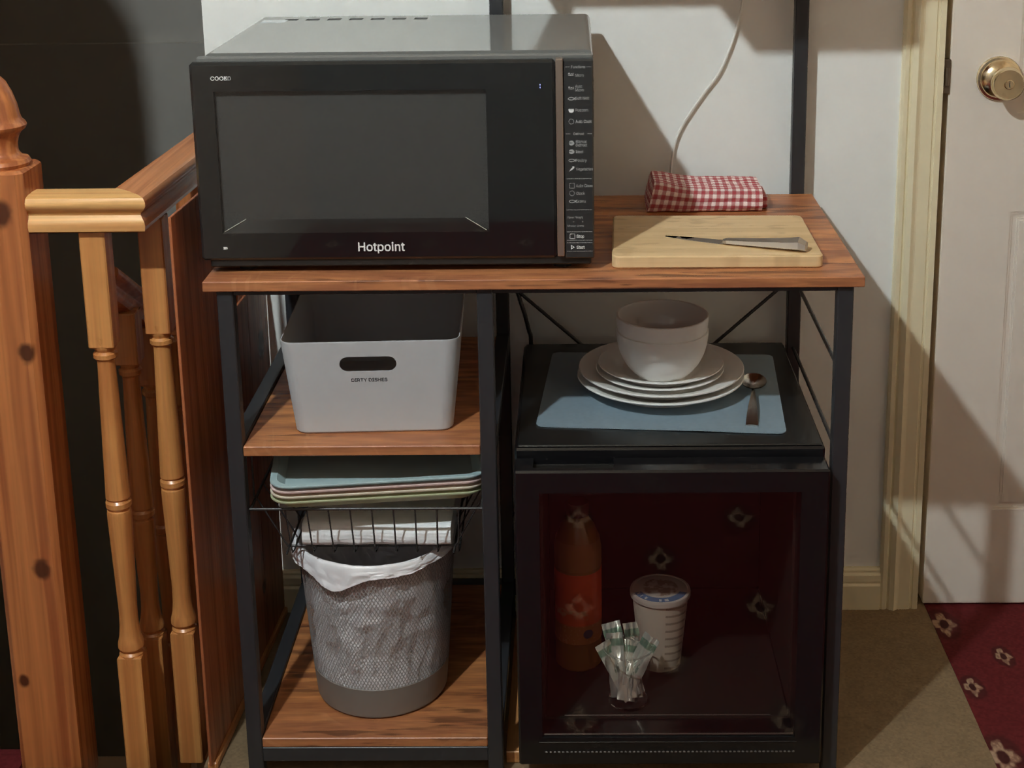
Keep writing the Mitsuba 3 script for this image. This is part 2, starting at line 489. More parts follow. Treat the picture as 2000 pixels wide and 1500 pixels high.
# end of the wall left of the newel post: it keeps the lamp off the left of the stairwell
prof = [(-3.1, 0.0), (0.2, 0.0), (0.2, 1.51), (0.196, 1.575), (0.172, 1.64), (0.115, 1.71), (0.025, 1.775), (-0.09, 1.85), (-0.35, 2.03), (-0.9, H_CEIL), (-3.1, H_CEIL)]
wl = extrude(Polygon(prof), 0.10)
v = np.asarray(wl.vertices)
wl = trimesh.Trimesh(np.stack([-0.535 + v[:, 2], v[:, 0], v[:, 1]], 1), wl.faces, process=False)
wl.fix_normals()
M['m_wall_left'] = principled((0.50, 0.46, 0.42), 0.8, specular=0.2)
single('wall_left', wl, 'm_wall_left', 'end of the side wall left of the newel post', kind='structure')
ws = thing('wall_stairwell', 'taupe painted far wall of the stairwell', kind='structure')
part(ws, 'upper_plaster', bx(-2.2, 1.2, 2.23, 2.33, 0.785, H_CEIL), 'm_wall_stair', kind='structure')
part(ws, 'lower_plaster', bx(-2.2, 1.2, 2.20, 2.30, -2.6, 0.785), 'm_wall_stair', kind='structure')
single('wall_stairwell_right', bx(-0.1, 0.0, WY + 0.10, 2.2, -2.6, H_CEIL), 'm_wall_stair', 'side wall of the stairwell behind the white wall', kind='structure')
single('floor_lower', bx(-2.2, 1.2, 0.0, 2.4, -2.7, -2.6), 'm_cardboard', 'floor at the foot of the stairs', kind='structure')

# casing and baseboards (moulded profiles)
CAS = [(0.0, 0.0), (0.0, -0.010), (0.004, -0.013), (0.010, -0.013), (0.013, -0.010), (0.016, -0.014), (0.024, -0.018), (0.030, -0.014), (0.033, -0.013),
       (0.052, -0.013), (0.054, -0.010), (0.057, -0.010), (0.058, -0.012), (0.0675, -0.012), (0.0685, 0.0)]
m = extrude(Polygon(CAS), 2.05)
m.apply_translation((1.0462, WY, 0.0))
single('trim_1', m, 'm_trim', 'cream moulded door casing between the white wall and the door', kind='structure')
SK = [(0.0, 0.0), (-0.014, 0.0), (-0.014, 0.046), (-0.011, 0.050), (-0.013, 0.055), (-0.012, 0.066), (-0.008, 0.070), (-0.008, 0.074), (-0.005, 0.078), (0.0, 0.078)]


def skirting(x0, x1):
    m = extrude(Polygon(SK), x1 - x0)
    v = np.asarray(m.vertices)
    m = trimesh.Trimesh(np.stack([x0 + v[:, 2], WY + v[:, 0], v[:, 1]], 1), m.faces, process=False)
    m.fix_normals()
    return m


single('baseboard_back', skirting(-0.1, 1.0462), 'm_trim', 'cream moulded baseboard along the foot of the white wall', kind='structure')
single('trim_2', cat(bx(1.09, 1.1147, WY, WY + 0.10, 0.0, 2.02), bx(1.1147, 1.135, WY + 0.045, WY + 0.10, 0.0, 2.02)), 'm_trim', 'cream jamb in the narrow gap beside the door', kind='structure')

# the door: slab with sunk panel mouldings
D0, D1 = 1.1262, 1.95
dm = man(bx(D0, D1, WY + 0.0, WY + 0.040, 0.004, 2.0, 0.0015))
PANELS = [(1.240, 1.49, 0.187, 0.731), (1.240, 1.49, 0.90, 1.86), (1.585, 1.84, 0.187, 0.731), (1.585, 1.84, 0.90, 1.86)]
for a, b, c, d in PANELS:
    ring = m3.CrossSection([np.array([(a, c), (b, c), (b, d), (a, d)])])
    for inset, depth in ((0.0, 0.0022), (0.004, 0.0042)):
        o, i = ring.offset(-inset, m3.JoinType.Miter), ring.offset(-(0.016 - inset), m3.JoinType.Miter)
        g = tri((o - i).extrude(depth))
        v = np.asarray(g.vertices)
        g = trimesh.Trimesh(np.stack([v[:, 0], WY + depth - v[:, 2] - 1e-5, v[:, 1]], 1), g.faces, process=False)
        g.fix_normals()
        g.vertices[:, 1] -= np.where(g.vertices[:, 1] < WY + 1e-4, 0.001, 0)
        dm = dm - man(g)
door = thing('door_1', 'white panelled door right of the casing', kind='structure')
part(door, 'slab', tri(dm), 'm_door')
KX, KZ = 1.2065, 0.9585
ky = trimesh.transformations.rotation_matrix(math.pi / 2, (1, 0, 0))


def front_lathe(prof, x, y, z, n=64):
    """A lathe whose axis points at the viewer (-y) from (x, y, z)."""
    m = lathe(prof, n=n)
    m.apply_transform(ky)
    m.apply_translation((x, y, z))
    return m


kn = part(door, 'knob', front_lathe([(0, 0.022), (0.011, 0.022), (0.012, 0.030), (0.019, 0.036), (0.0255, 0.044), (0.0272, 0.052), (0.0265, 0.058), (0.0235, 0.062), (0.0, 0.0615)], KX, WY, KZ), 'm_brass', 35, 'polished brass door knob')
part(kn, 'rose', front_lathe([(0, 0), (0.0365, 0.0), (0.0370, 0.004), (0.0355, 0.007), (0.032, 0.0075), (0.030, 0.012), (0.022, 0.017), (0.013, 0.020), (0.012, 0.024), (0, 0.024)], KX, WY, KZ), 'm_brass', 35)
part(kn, 'key_cylinder', front_lathe([(0, 0.0595), (0.0078, 0.0595), (0.0078, 0.0635), (0.0068, 0.0645), (0, 0.0645)], KX, WY, KZ, 32), 'm_brass', 30)
part(kn, 'keyhole', bx(KX - 0.0007, KX + 0.0007, WY - 0.0652, WY - 0.0640, KZ - 0.004, KZ + 0.004), 'm_dark_print')
part(door, 'latch_plate', cat(bx(1.1150, 1.1268, WY - 0.004, WY + 0.012, 0.934, 0.991, 0.001), tube([(1.1205, WY - 0.005, 0.948), (1.1205, WY - 0.005, 0.978)], 0.004, 10)), 'm_old_metal', label='tarnished metal latch at the door edge')

# ------------------------------------------------------------------ lamp (outside the frame, on the ceiling)
lamp = thing('ceiling_lamp', 'small round ceiling lamp hanging above the landing, outside the picture', 'lamp')
part(lamp, 'rose', lathe([(0, 0), (0.045, 0), (0.045, 0.006), (0.03, 0.018), (0, 0.02)], (LAMP[0], LAMP[1], H_CEIL - 0.02)), 'm_trim', 30)
part(lamp, 'cord', tube([(LAMP[0], LAMP[1], H_CEIL - 0.02), (LAMP[0], LAMP[1], LAMP[2] + LAMP_R + 0.02)], 0.003), 'm_white_cable', True)
part(lamp, 'holder', lathe([(0, 0), (0.012, 0), (0.014, 0.024), (0, 0.026)], (LAMP[0], LAMP[1], LAMP[2] + LAMP_R - 0.002), 24), 'm_white_cable', 30)
bulb = trimesh.creation.icosphere(subdivisions=3, radius=LAMP_R)
bulb.apply_translation(LAMP)
kb = part(lamp, 'bulb', bulb, 'm_lampglow', True)
scene[kb]['emitter'] = {'type': 'area', 'radiance': {'type': 'rgb', 'value': [LAMP_RADIANCE * c for c in LAMP_COLOUR]}}

# ================================================================== the rack
TOP = 0.775
XL, XM, XR = 0.0279, 0.384, 0.876
YF, YR = 0.0077, 0.4625
S = 0.022


def post(x, y0, z0, z1):
    return bx(x - S / 2, x + S / 2, y0, y0 + S, z0, z1, 0.0015)


rack = thing('kitchen_rack', 'black metal kitchen rack with rustic wood boards holding the microwave and fridge', 'rack')
part(rack, 'worktop', bx(0.0, 0.9, 0.0, 0.462, TOP - 0.0145, TOP, 0.0012), 'm_rustic', label='wide rustic brown worktop')
for x in (XL, XM, XR):
    part(rack, 'leg', post(x, YF, 0.0, TOP - 0.0145), 'm_black_metal')
part(rack, 'leg', post(XL, YR, 0.0, TOP - 0.0145), 'm_black_metal')
for x in (XM, XR):
    part(rack, 'upright', post(x, YR, 0.0, 1.62), 'm_black_metal', label='tall rear upright rising above the worktop')
part(rack, 'middle_shelf', bx(XL + 0.0115, XM - 0.0115, YF + 0.0005, 0.462, 0.5155, 0.530, 0.0012), 'm_rustic')
part(rack, 'bottom_shelf', bx(XL + 0.0115, XM - 0.0115, YF + 0.0005, 0.462, 0.052, 0.067, 0.0012), 'm_rustic')
for z in (0.525, 0.062):
    for x in (XL, XM):
        part(rack, 'side_rail', bx(x - S / 2, x + S / 2, YF + S, YR, z - 0.012, z + 0.010, 0.0012), 'm_black_metal')
part(rack, 'front_rail', bx(XL + S / 2, XM - S / 2, YF + 0.001, YF + 0.001 + S, 0.028, 0.0515, 0.0012), 'm_black_metal')
for x0, x1 in ((XL, XM), (XM, XR)):
    part(rack, 'rear_rail', bx(x0 + S / 2, x1 - S / 2, YR, YR + S, 0.045, 0.067, 0.0012), 'm_black_metal')
    part(rack, 'top_rail', bx(x0 + S / 2, x1 - S / 2, YF + 0.002, YF + 0.016, TOP - 0.0225, TOP - 0.0146, 0.001), 'm_black_metal')
for z in (0.6275, 0.506):
    part(rack, 'side_rod', tube([(XR, YF + 0.015, z + 0.001), (XR, YR + 0.005, z - 0.001)], 0.0032), 'm_wire', True)
ZT, ZB = 0.630, 0.185
for a, b in ((XM, XR), (XR, XM)):
    part(rack, 'cross_brace', tube([(a, YR + 0.0115, ZT), (b, YR + 0.0115, ZB)], 0.0030), 'm_wire', True)
# the hutch above, outside the frame: only its shadow shows
part(rack, 'hutch_shelf', bx(XM - S / 2, 0.9, 0.191, 0.462, 1.286, 1.301, 0.0012), 'm_rustic')
for x in (XM, XR):
    part(rack, 'hutch_bracket', bx(x - S / 2, x + S / 2, 0.21, YR, 1.2630, 1.2855, 0.001), 'm_black_metal')
cb = thing('cardboard_box', 'cardboard box on the shelf above the worktop, outside the picture', 'box')
part(cb, 'carton', bx(0.572, 0.790, 0.076, 0.40, 1.302, 1.50, 0.002), 'm_cardboard')
part(cb, 'flap', bx(0.572, 0.790, 0.076, 0.236, 1.5005, 1.504, 0.0), 'm_cardboard')

# ================================================================== microwave
mw = thing('microwave', 'large black microwave oven with mirror-dark door on the worktop', 'microwave')
MX0, MX1, MY, MZ0, MZ1 = -0.0064, 0.5344, 0.0312, 0.795, 1.0705
CZ = 1.079
# casing: rounded upper edges
prof = rrect(0.5344 - 0.0086, CZ - 0.797, 0.009, 6)
m = extrude(prof, 0.442 - 0.062)
v = np.asarray(m.vertices)
cas = trimesh.Trimesh(np.stack([(0.0086 + 0.5344) / 2 + v[:, 0], 0.442 - v[:, 2], (CZ + 0.797) / 2 + v[:, 1]], 1), m.faces, process=False)
cas.fix_normals()
cm = man(cas)
slots = []
for k in range(7):
    xc = 0.064 + 0.0341 * k
    slots.append((xc, bx(xc - 0.0105, xc + 0.0105, 0.394, 0.416, CZ - 0.004, CZ + 0.01)))
for _, s in slots:
    cm = cm - man(s)
casing = part(mw, 'casing', tri(cm), 'm_casing', 30, 'glossy dark grey casing')
for xc, _ in slots:
    part(casing, 'vent_slot', bx(xc - 0.0104, xc + 0.0104, 0.3945, 0.4155, CZ - 0.0042, CZ - 0.0030), 'm_black_inner')
part(casing, 'rating_sticker', bx(0.022, 0.060, 0.372, 0.402, CZ, CZ + 0.0004), 'm_sticker', label='pale sticker at the back left of the top')
for k in range(12):
    part(casing, 'side_vent', bx(MX1 - 0.0006, MX1 + 0.0009, 0.078 + 0.016 * k, 0.088 + 0.016 * k, 0.955, 1.035, 0.0004), 'm_black_inner')
# bezel between casing and door
part(mw, 'bezel', bx(0.0, MX1, 0.048, 0.0615, 0.797, 1.0755, 0.002), 'm_casing')
# door frame with a window opening
WX0, WX1, WZ0, WZ1 = 0.0245, 0.3905, 0.834, 1.0312
DXR = 0.4835
fr = man(bx(MX0, DXR, MY + 0.0022, 0.0475, MZ0, MZ1, 0.004)) - man(bx(WX0, WX1, 0.0, 0.06, WZ0, WZ1))
dk = part(mw, 'door', tri(fr), 'm_black_gloss', 30, 'black glass door')
part(dk, 'window_screen', bx(WX0 - 0.001, WX1 + 0.001, 0.0421, 0.0440, WZ0 - 0.001, WZ1 + 0.001), 'm_screen')
sv = np.array([(WX0, 0.0342, WZ0), (WX1, 0.0342, WZ0), (WX0 + 0.032, 0.0415, WZ0 + 0.0175), (WX1 - 0.032, 0.0415, WZ0 + 0.0175), (WX0, 0.0415, WZ0), (WX1, 0.0415, WZ0)])
part(dk, 'window_sill', trimesh.convex.convex_hull(sv), 'm_fridge')
for s, xa in ((1, WX0), (-1, WX1)):
    part(dk, 'sill_edge', tube([(xa + s * 0.003, 0.0338, WZ0 + 0.002), (xa + s * 0.0325, 0.0408, WZ0 + 0.0185)], 0.0007, 6), 'm_steel', True, 'bright mitred edge')
glass = trimesh.Trimesh([(MX0 + 0.003, MY, MZ0 + 0.003), (DXR - 0.001, MY, MZ0 + 0.003), (DXR - 0.001, MY, MZ1 - 0.003), (MX0 + 0.003, MY, MZ1 - 0.003)], [(0, 1, 2), (0, 2, 3)], process=False)
part(dk, 'glass_pane', glass, 'm_door_pane')
part(dk, 'nameplate', text_front('Hotpoint', 0.0118, 0.2425, MY + 0.0005 - 0.0006, 0.8083, bold=True, centre=True), 'm_print', label='pale maker name on the lower door')
part(dk, 'corner_print', text_front('COOK', 0.0052, 0.0222, MY - 0.0001, 1.0470, bold=True, sx=1.12), 'm_print', label='pale word at the upper left of the door')
part(dk, 'corner_print', text_front('30', 0.0052, 0.0400, MY - 0.0001, 1.0470, bold=True, sx=1.12), 'm_print_dim')
part(dk, 'corner_print', cat(bx(0.0253, 0.0290, MY - 0.0005, MY - 0.0001, 0.8120, 0.8156), bx(0.0294, 0.0308, MY - 0.0005, MY - 0.0001, 0.8120, 0.8156)), 'm_print')
for dz in (-0.0018, 0.0018):
    k = part(dk, 'clock_dot', bx(0.4626, 0.4638, MY - 0.0006, MY - 0.0001, 1.0352 + dz - 0.0009, 1.0352 + dz + 0.0009), 'm_print')
    scene[k]['emitter'] = {'type': 'area', 'radiance': {'type': 'rgb', 'value': [0.10, 0.22, 1.6]}}
part(mw, 'handle_strip', bx(0.4840, 0.4936, MY - 0.003, 0.047, MZ0 + 0.004, MZ1 + 0.001, 0.001), 'm_bronze', label='vertical taupe metal strip')
cp = part(mw, 'control_panel', bx(0.4940, MX1, MY, 0.0475, MZ0, MZ1, 0.002), 'm_panel_face', label='black control panel with pale printed symbols')
PXL, PXR = 0.4968, 0.5318


def pz(py):
    """height of a row from its place on the panel."""
    return 1.0705 - (py - 118) * (0.2755 / 391.0)


def row(z, txt, h=0.0040, x=0.5100, bold=False, mat='m_print_dim', sx=0.8):
    part(cp, 'button_print', text_front(txt, h, x, MY - 0.0001, z - h / 2, bold=bold, sx=sx), mat)


def icon(z, kind, mat='m_print_dim', x=0.5045, s=0.0036):
    w = 0.0005
    if kind == 'square':
        g = rrect(2 * s, 2 * s, 0.0008).difference(rrect(2 * s - 2 * w, 2 * s - 2 * w, 0.0004))
    elif kind == 'circle':
        g = Polygon(affinity.scale(sbox(-1, -1, 1, 1).centroid.buffer(1.0), s, s, origin=(0, 0)).exterior).difference(affinity.scale(sbox(-1, -1, 1, 1).centroid.buffer(1.0), s - w, s - w, origin=(0, 0)))
    elif kind == 'play':
        g = Polygon([(-s * 0.6, -s), (s * 0.8, 0), (-s * 0.6, s)]).difference(Polygon([(-s * 0.3, -s * 0.5), (s * 0.4, 0), (-s * 0.3, s * 0.5)]))
    elif kind == 'bowl':
        g = sbox(0, 0, 0, 0).centroid.buffer(s).intersection(sbox(-s, -s, s, 0.0004)).union(sbox(-s, 0.001, s, 0.0016))
    elif kind == 'waves':
        g = sbox(-s, -0.0004, s, 0.0004).union(sbox(-s, 0.0012, -s * 0.4, 0.0032)).union(sbox(-s * 0.1, 0.0012, s * 0.5, 0.0024)).union(sbox(s * 0.7, 0.0008, s, 0.0028))
    elif kind == 'fish':
        g = affinity.scale(sbox(0, 0, 0, 0).centroid.buffer(s), 1.2, 0.62).difference(affinity.scale(sbox(0, 0, 0, 0).centroid.buffer(s), 0.95, 0.36)).union(Polygon([(s, 0), (s * 1.6, s * 0.6), (s * 1.6, -s * 0.6)]))
    elif kind == 'carrot':
        g = Polygon([(-s, -s), (s * 0.5, -0.0002), (0.0, s * 0.5)]).union(sbox(0.0006, 0.0006, s * 0.9, s))
    else:
        g = affinity.scale(sbox(0, 0, 0, 0).centroid.buffer(s), 1.0, 0.9).difference(sbox(-s, -0.0004, s * 0.2, s * 0.2))
    ms = []
    for q in getattr(g, 'geoms', [g]):
        e = extrude(q, 0.0004)
        v = np.asarray(e.vertices)
        e = trimesh.Trimesh(np.stack([x + v[:, 0], MY - 0.0001 - v[:, 2], z + v[:, 1]], 1), e.faces, process=False)
        e.fix_normals()
        ms.append(e)
    part(cp, 'button_icon', cat(*ms), mat)


def rule(z, a=PXL, b=PXR):
    part(cp, 'printed_rule', bx(a, b, MY - 0.0004, MY - 0.0001, z - 0.00025, z + 0.00025), 'm_print_dim')


def header(py, txt):
    part(cp, 'heading_print', text_front(txt, 0.0036, 0.5143, MY - 0.0001, pz(py) - 0.0018, sx=0.85, centre=True), 'm_print_dim')
    rule(pz(py), PXL, PXL + 0.0062)
    rule(pz(py), PXR - 0.0062, PXR)


header(132, 'Functions')
row(pz(148), 'Micro'); icon(pz(148), 'waves')
row(pz(169), 'Auto'); row(pz(176), 'Micro'); icon(pz(174), 'waves')
row(pz(192), 'Soft Melt'); icon(pz(193), 'fish')
row(pz(215), 'Popcorn'); icon(pz(215), 'bowl', 'm_print')
row(pz(237), 'Auto Cook', bold=True); icon(pz(237), 'circle')
header(261, 'Defrost')
row(pz(276), 'Manual'); row(pz(283), 'Defrost'); icon(pz(279), 'steak')
row(pz(296), 'Meat'); icon(pz(296), 'steak')
row(pz(313), 'Poultry'); icon(pz(313), 'fish')
row(pz(330), 'Vegetables'); icon(pz(330), 'carrot', 'm_print')
rule(pz(349))
row(pz(363), 'Auto Clean'); icon(pz(363), 'square')
row(pz(378), 'Clock'); icon(pz(378), 'circle')
row(pz(394), 'Grams'); icon(pz(394), 'fish')
rule(pz(411))
row(pz(426), 'Power  Weight', 0.0028, PXL + 0.001)
row(pz(434), '\u2212        +', 0.0040, 0.5050)
row(pz(443), 'Minutes  Grams', 0.0028, PXL + 0.001)
rule(pz(455))
row(pz(464), 'Stop', 0.0042, bold=True, mat='m_print', sx=0.85); icon(pz(464), 'square', 'm_print')
rule(pz(472)); rule(pz(477))
row(pz(486), 'Start', 0.0042, bold=True, mat='m_print', sx=0.85); icon(pz(486), 'play', 'm_print')
rule(pz(494))
part(mw, 'base', bx(0.004, MX1 - 0.004, 0.040, 0.436, 0.784, 0.797, 0.002), 'm_black_inner')
for x in (0.05, 0.49):
    for y in (0.07, 0.40):
        part(mw, 'foot', lathe([(0, 0), (0.013, 0), (0.015, 0.009), (0, 0.0095)], (x, y, TOP), 20), 'm_black_inner', 30)

# ================================================================== chopping board, knife, tea towel
p = [(0.5587, 0.0468), (0.8505, 0.0430), (0.8514, 0.2589), (0.5660, 0.2660)]
pg = Polygon(p).buffer(-0.010).buffer(0.010, quad_segs=6)
bd = extrude(pg.buffer(-0.0015), 0.0175)
cs = m3.CrossSection([np.array(pg.exterior.coords)[:-1][::-1] if not pg.exterior.is_ccw else np.array(pg.exterior.coords)[:-1]])
hulls = [cs.offset(-0.002, m3.JoinType.Round).extrude(0.018), cs.extrude(0.014).translate((0, 0, 0.002))]
bd = tri(m3.Manifold.batch_hull(hulls))
bd.apply_translation((0, 0, TOP))
single('chopping_board', bd, 'm_bamboo', 'pale bamboo chopping board on the worktop beside the microwave', 'chopping board')
ZB_ = TOP + 0.018
kf = thing('kitchen_knife', 'small steel knife lying on the chopping board', 'knife')
A, B, C_ = np.array([0.6385, 0.1440]), np.array([0.7180, 0.1045]), np.array([0.8290, 0.0610])
d = (C_ - A) / np.linalg.norm(C_ - A)
nrm = np.array([-d[1], d[0]])
hp = []
L0, L1 = 0.0, np.linalg.norm(C_ - B)
d2 = (C_ - B) / L1
n2 = np.array([-d2[1], d2[0]])
rings = []
for s, wd, hh in ((0.0, 0.0055, 0.0070), (0.006, 0.0080, 0.0095), (0.05, 0.0095, 0.0130), (0.095, 0.0120, 0.0180), (L1 - 0.010, 0.0130, 0.0205), (L1, 0.0100, 0.0150)):
    c = B + d2 * s
    ring = []
    for a in np.radians([30, 90, 150, 210, 270, 330]):
        q = c + n2 * wd * math.cos(a)
        ring.append((q[0], q[1], ZB_ + hh / 2 * (1.0 + math.sin(a) * 1.0) + 0.0002))
    rings.append(ring)
R_ = np.array(rings)
n_, k_ = R_.shape[:2]
V = np.vstack([R_.reshape(-1, 3), R_[0].mean(0), R_[-1].mean(0)])
Fc = []
for i in range(n_ - 1):
    for j in range(k_):
        a, b = i * k_ + j, i * k_ + (j + 1) % k_
        Fc += [(a, b, b + k_), (a, b + k_, a + k_)]
for j in range(k_):
    Fc += [(len(V) - 2, (j + 1) % k_, j), (len(V) - 1, (n_ - 1) * k_ + j, (n_ - 1) * k_ + (j + 1) % k_)]
hm = trimesh.Trimesh(V, Fc, process=False)
hm.fix_normals()
part(kf, 'handle', hm, 'm_steel', False, 'faceted steel handle')
bl = []
for s, wn, wp in ((0.0, -0.0002, 0.0002), (0.02, -0.0035, 0.0020), (0.045, -0.0065, 0.0028), (0.085, -0.0085, 0.0030), (0.0888, -0.006, 0.003)):
    c = A + d * s
    bl.append((c + nrm * wn, c + nrm * wp))
pts = []
for k, (q0, q1) in enumerate(bl):
    pts.append([(q0[0], q0[1], ZB_ + 0.0006), (q1[0], q1[1], ZB_ + 0.0018 + 0.0006 * k), (q0[0], q0[1], ZB_ + 0.0003)])
pts = np.array(pts)
Vb, Fb = pts.reshape(-1, 3), []
for i in range(len(pts) - 1):
    for j in range(3):
        a, b = i * 3 + j, i * 3 + (j + 1) % 3
        Fb += [(a, b, b + 3), (a, b + 3, a + 3)]
Fb += [(0, 2, 1), (len(Vb) - 3, len(Vb) - 2, len(Vb) - 1)]
bm = trimesh.Trimesh(Vb, Fb, process=False)
bm.fix_normals()
part(kf, 'blade', bm, 'm_steel', False, 'slim pointed blade')


def folded_cloth(x0, x1, y0, y1, z0, h, nx=70, per=96, seed=1, amp=0.0035, lift=None, skew=0.0):
    """A folded cloth: a rounded slab whose outline in (y, z) is run along x, with end caps; uv in metres over the cloth."""
    r = h * 0.42
    poly = sbox(y0 + r, z0 + r, y1 - r, z0 + h - r).buffer(r, quad_segs=8)
    ring = np.array(poly.exterior.coords)[:-1]
    cum = np.r_[0, np.cumsum(np.linalg.norm(np.diff(np.vstack([ring, ring[:1]]), axis=0), axis=1))]
    s = np.linspace(0, cum[-1], per + 1)
    ry = np.interp(s, cum, np.r_[ring[:, 0], ring[0, 0]])
    rz = np.interp(s, cum, np.r_[ring[:, 1], ring[0, 1]])
    xs = np.linspace(x0, x1, nx)
    P = np.zeros((nx, per + 1, 3))
    P[..., 0], P[..., 1], P[..., 2] = xs[:, None], ry[None], rz[None]
    t = ((xs - x0) / (x1 - x0))[:, None]
    up = (P[..., 2] - z0) / h
    if lift is not None:
        P[..., 2] += up * lift(t)
    P[..., 0] += skew * up * (1 - t)
    cen = np.array([(y0 + y1) / 2, z0 + h / 2])
    out = np.stack([P[..., 1] - cen[0], P[..., 2] - cen[1]], -1)
    out /= np.linalg.norm(out, axis=-1, keepdims=True) + 1e-9
    nz = meshkit.fbm(P * np.array([38, 60, 90]), 3, seed) - 0.5
    crease = -np.exp(-((up - 0.48 - 0.06 * np.sin(xs * 60)[:, None]) / 0.07) ** 2) * (out[..., 0] < -0.2) * 0.6
    P[..., 1] += out[..., 0] * amp * (2 * nz + crease)
    P[..., 2] += out[..., 1] * amp * 2 * nz
    P[..., 2] = np.maximum(P[..., 2], z0 + 0.0003)
    uv = np.stack([np.broadcast_to((xs - x0)[:, None], P.shape[:2]), np.broadcast_to(s[None], P.shape[:2])], -1).reshape(-1, 2)
    V, Fq = P.reshape(-1, 3), grid_mesh(P).faces
    for e in (0, nx - 1):     # end caps: fans pulled in a little
        c = P[e].mean(0) + np.array([(-0.004 if e == 0 else 0.004), 0, 0])
        rim = np.arange(per + 1) + e * (per + 1)
        ci = len(V)
        V = np.vstack([V, V[rim], c])
        uv = np.vstack([uv, np.stack([P[e][:, 1] - y0, P[e][:, 2] - z0], 1), [[c[1] - y0, c[2] - z0]]])
        k = np.arange(per)
        f = np.stack([ci + k, ci + k + 1, np.full(per, ci + per + 1)], 1)
        Fq = np.vstack([Fq, f if e else f[:, ::-1]])
    return trimesh.Trimesh(V, Fq, process=False), uv


tw = thing('tea_towel', 'folded red and white gingham tea towel on the back of the worktop', 'towel')
cm_, uv_ = folded_cloth(0.6215, 0.803, 0.3400, 0.450, TOP + 0.0004, 0.038, seed=3, lift=lambda t: 0.010 * np.exp(-(t / 0.22) ** 2) - 0.002 * t, skew=0.012)
part(tw, 'upper_fold', cm_, 'm_gingham', True, uv=uv_)
cm_, uv_ = folded_cloth(0.790, 0.8135, 0.362, 0.440, TOP + 0.0004, 0.020, nx=16, seed=5, amp=0.002)
part(tw, 'tucked_end', cm_, 'm_gingham', True, uv=uv_)

# ================================================================== storage tub with printed words
def rot_z(m, deg, about):
    m.apply_transform(trimesh.transformations.rotation_matrix(math.radians(deg), (0, 0, 1), about))
    return m


def tub(w0, d0, w1, d1, h, r, t, n=10):
    """Open tapered tub: outer and inner skins; base w0 x d0, mouth w1 x d1."""
    def ring(w, d, z, rr):
        c = np.array(rrect(w, d, rr, n).exterior.coords)[:-1]
        return np.column_stack([c, np.full(len(c), z)])
    lo, li = ring(w0, d0, 0.0, r), ring(w0 - 2 * t, d0 - 2 * t, t, r - t)
    b0 = ring(w0 - 0.006, d0 - 0.006, 0.0, r - 0.003)
    lo[:, 2] = 0.003
    seq = [b0, lo, ring(w1, d1, h - 0.002, r), ring(w1 - 0.001, d1 - 0.001, h, r - 0.0005), ring(w1 - 2 * t + 0.001, d1 - 2 * t + 0.001, h, r - t), ring(w1 - 2 * t, d1 - 2 * t, h - 0.002, r - t), li]
    k = len(b0)
    V = np.vstack(seq + [[[0, 0, 0]], [[0, 0, t]]])
    Fq = []
    for i in range(len(seq) - 1):
        for j in range(k):
            a, b = i * k + j, i * k + (j + 1) % k
            Fq += [(a, b, b + k), (a, b + k, a + k)]
    c0, c1 = len(V) - 2, len(V) - 1
    L = (len(seq) - 1) * k
    for j in range(k):
        Fq += [(c0, (j + 1) % k, j), (c1, L + j, L + (j + 1) % k)]
    m = trimesh.Trimesh(V, Fq, process=False)
    m.fix_normals()
    return m


TUBC = np.array([0.2120, 0.200, 0.5302])
tw0, td0, tw1, td1, th = 0.226, 0.290, 0.254, 0.318, 0.143
tm = man(tub(tw0, td0, tw1, td1, th, 0.020, 0.0022))
slot = extrude(affinity.translate(rrect(0.080, 0.0225, 0.0112, 10), 0.0, 0.1085), 0.05)
v = np.asarray(slot.vertices)
slot = trimesh.Trimesh(np.stack([v[:, 0] - 0.0035, -td1 / 2 - 0.015 + v[:, 2], v[:, 1]], 1), slot.faces, process=False)
slot.fix_normals()
tm = tri(tm - man(slot))
TUBROT = 2.3
tubk = thing('storage_tub', 'light grey plastic tub reading DIRTY DISHES on the middle shelf', 'storage tub')
rot_z(tm, TUBROT, (0, 0, 0)).apply_translation(TUBC)
part(tubk, 'tub_body', tm, 'm_grey_plastic', 32)
tx = text_front('DIRTY DISHES', 0.0050, -0.0025, 0.0, 0.0, bold=True, sx=1.05, centre=True)
slope = (td1 - td0) / 2 / th
v = np.array(tx.vertices)
zz = v[:, 2] + 0.0815
v = np.stack([v[:, 0], -(td0 / 2 + slope * zz) - 0.0002 + v[:, 1], zz], 1)
tx = trimesh.Trimesh(v, tx.faces, process=False)
rot_z(tx, TUBROT, (0, 0, 0)).apply_translation(TUBC)
part(tubk, 'printed_words', tx, 'm_dark_print', label='small dark capitals reading DIRTY DISHES')

# ================================================================== wire basket, towel in it, trays on it
bk = thing('wire_basket', 'black wire basket hanging under the middle shelf above the waste bin', 'basket')
RX0, RX1, RY0, RY1, RZ = 0.0415, 0.3715, 0.0200, 0.440, 0.4290
BX0, BX1, BY0, BY1, BZ = 0.0850, 0.3280, 0.0420, 0.415, 0.3480
part(bk, 'rim_wire', tube(np.array([(RX0, RY0, RZ), (RX0, RY1, RZ), (RX1, RY1, RZ), (RX1, RY0, RZ), (RX0, RY0, RZ)])[[0, 1]], 0.0022), 'm_wire', True)
part(bk, 'rim_wire', tube([(RX1, RY0, RZ), (RX1, RY1, RZ)], 0.0022), 'm_wire', True)
part(bk, 'rim_wire', tube([(RX0 - 0.002, RY0, RZ), (RX1 + 0.002, RY0, RZ)], 0.0022), 'm_wire', True)
part(bk, 'rim_wire', tube([(RX0, RY1, RZ), (RX1, RY1, RZ)], 0.0022), 'm_wire', True)
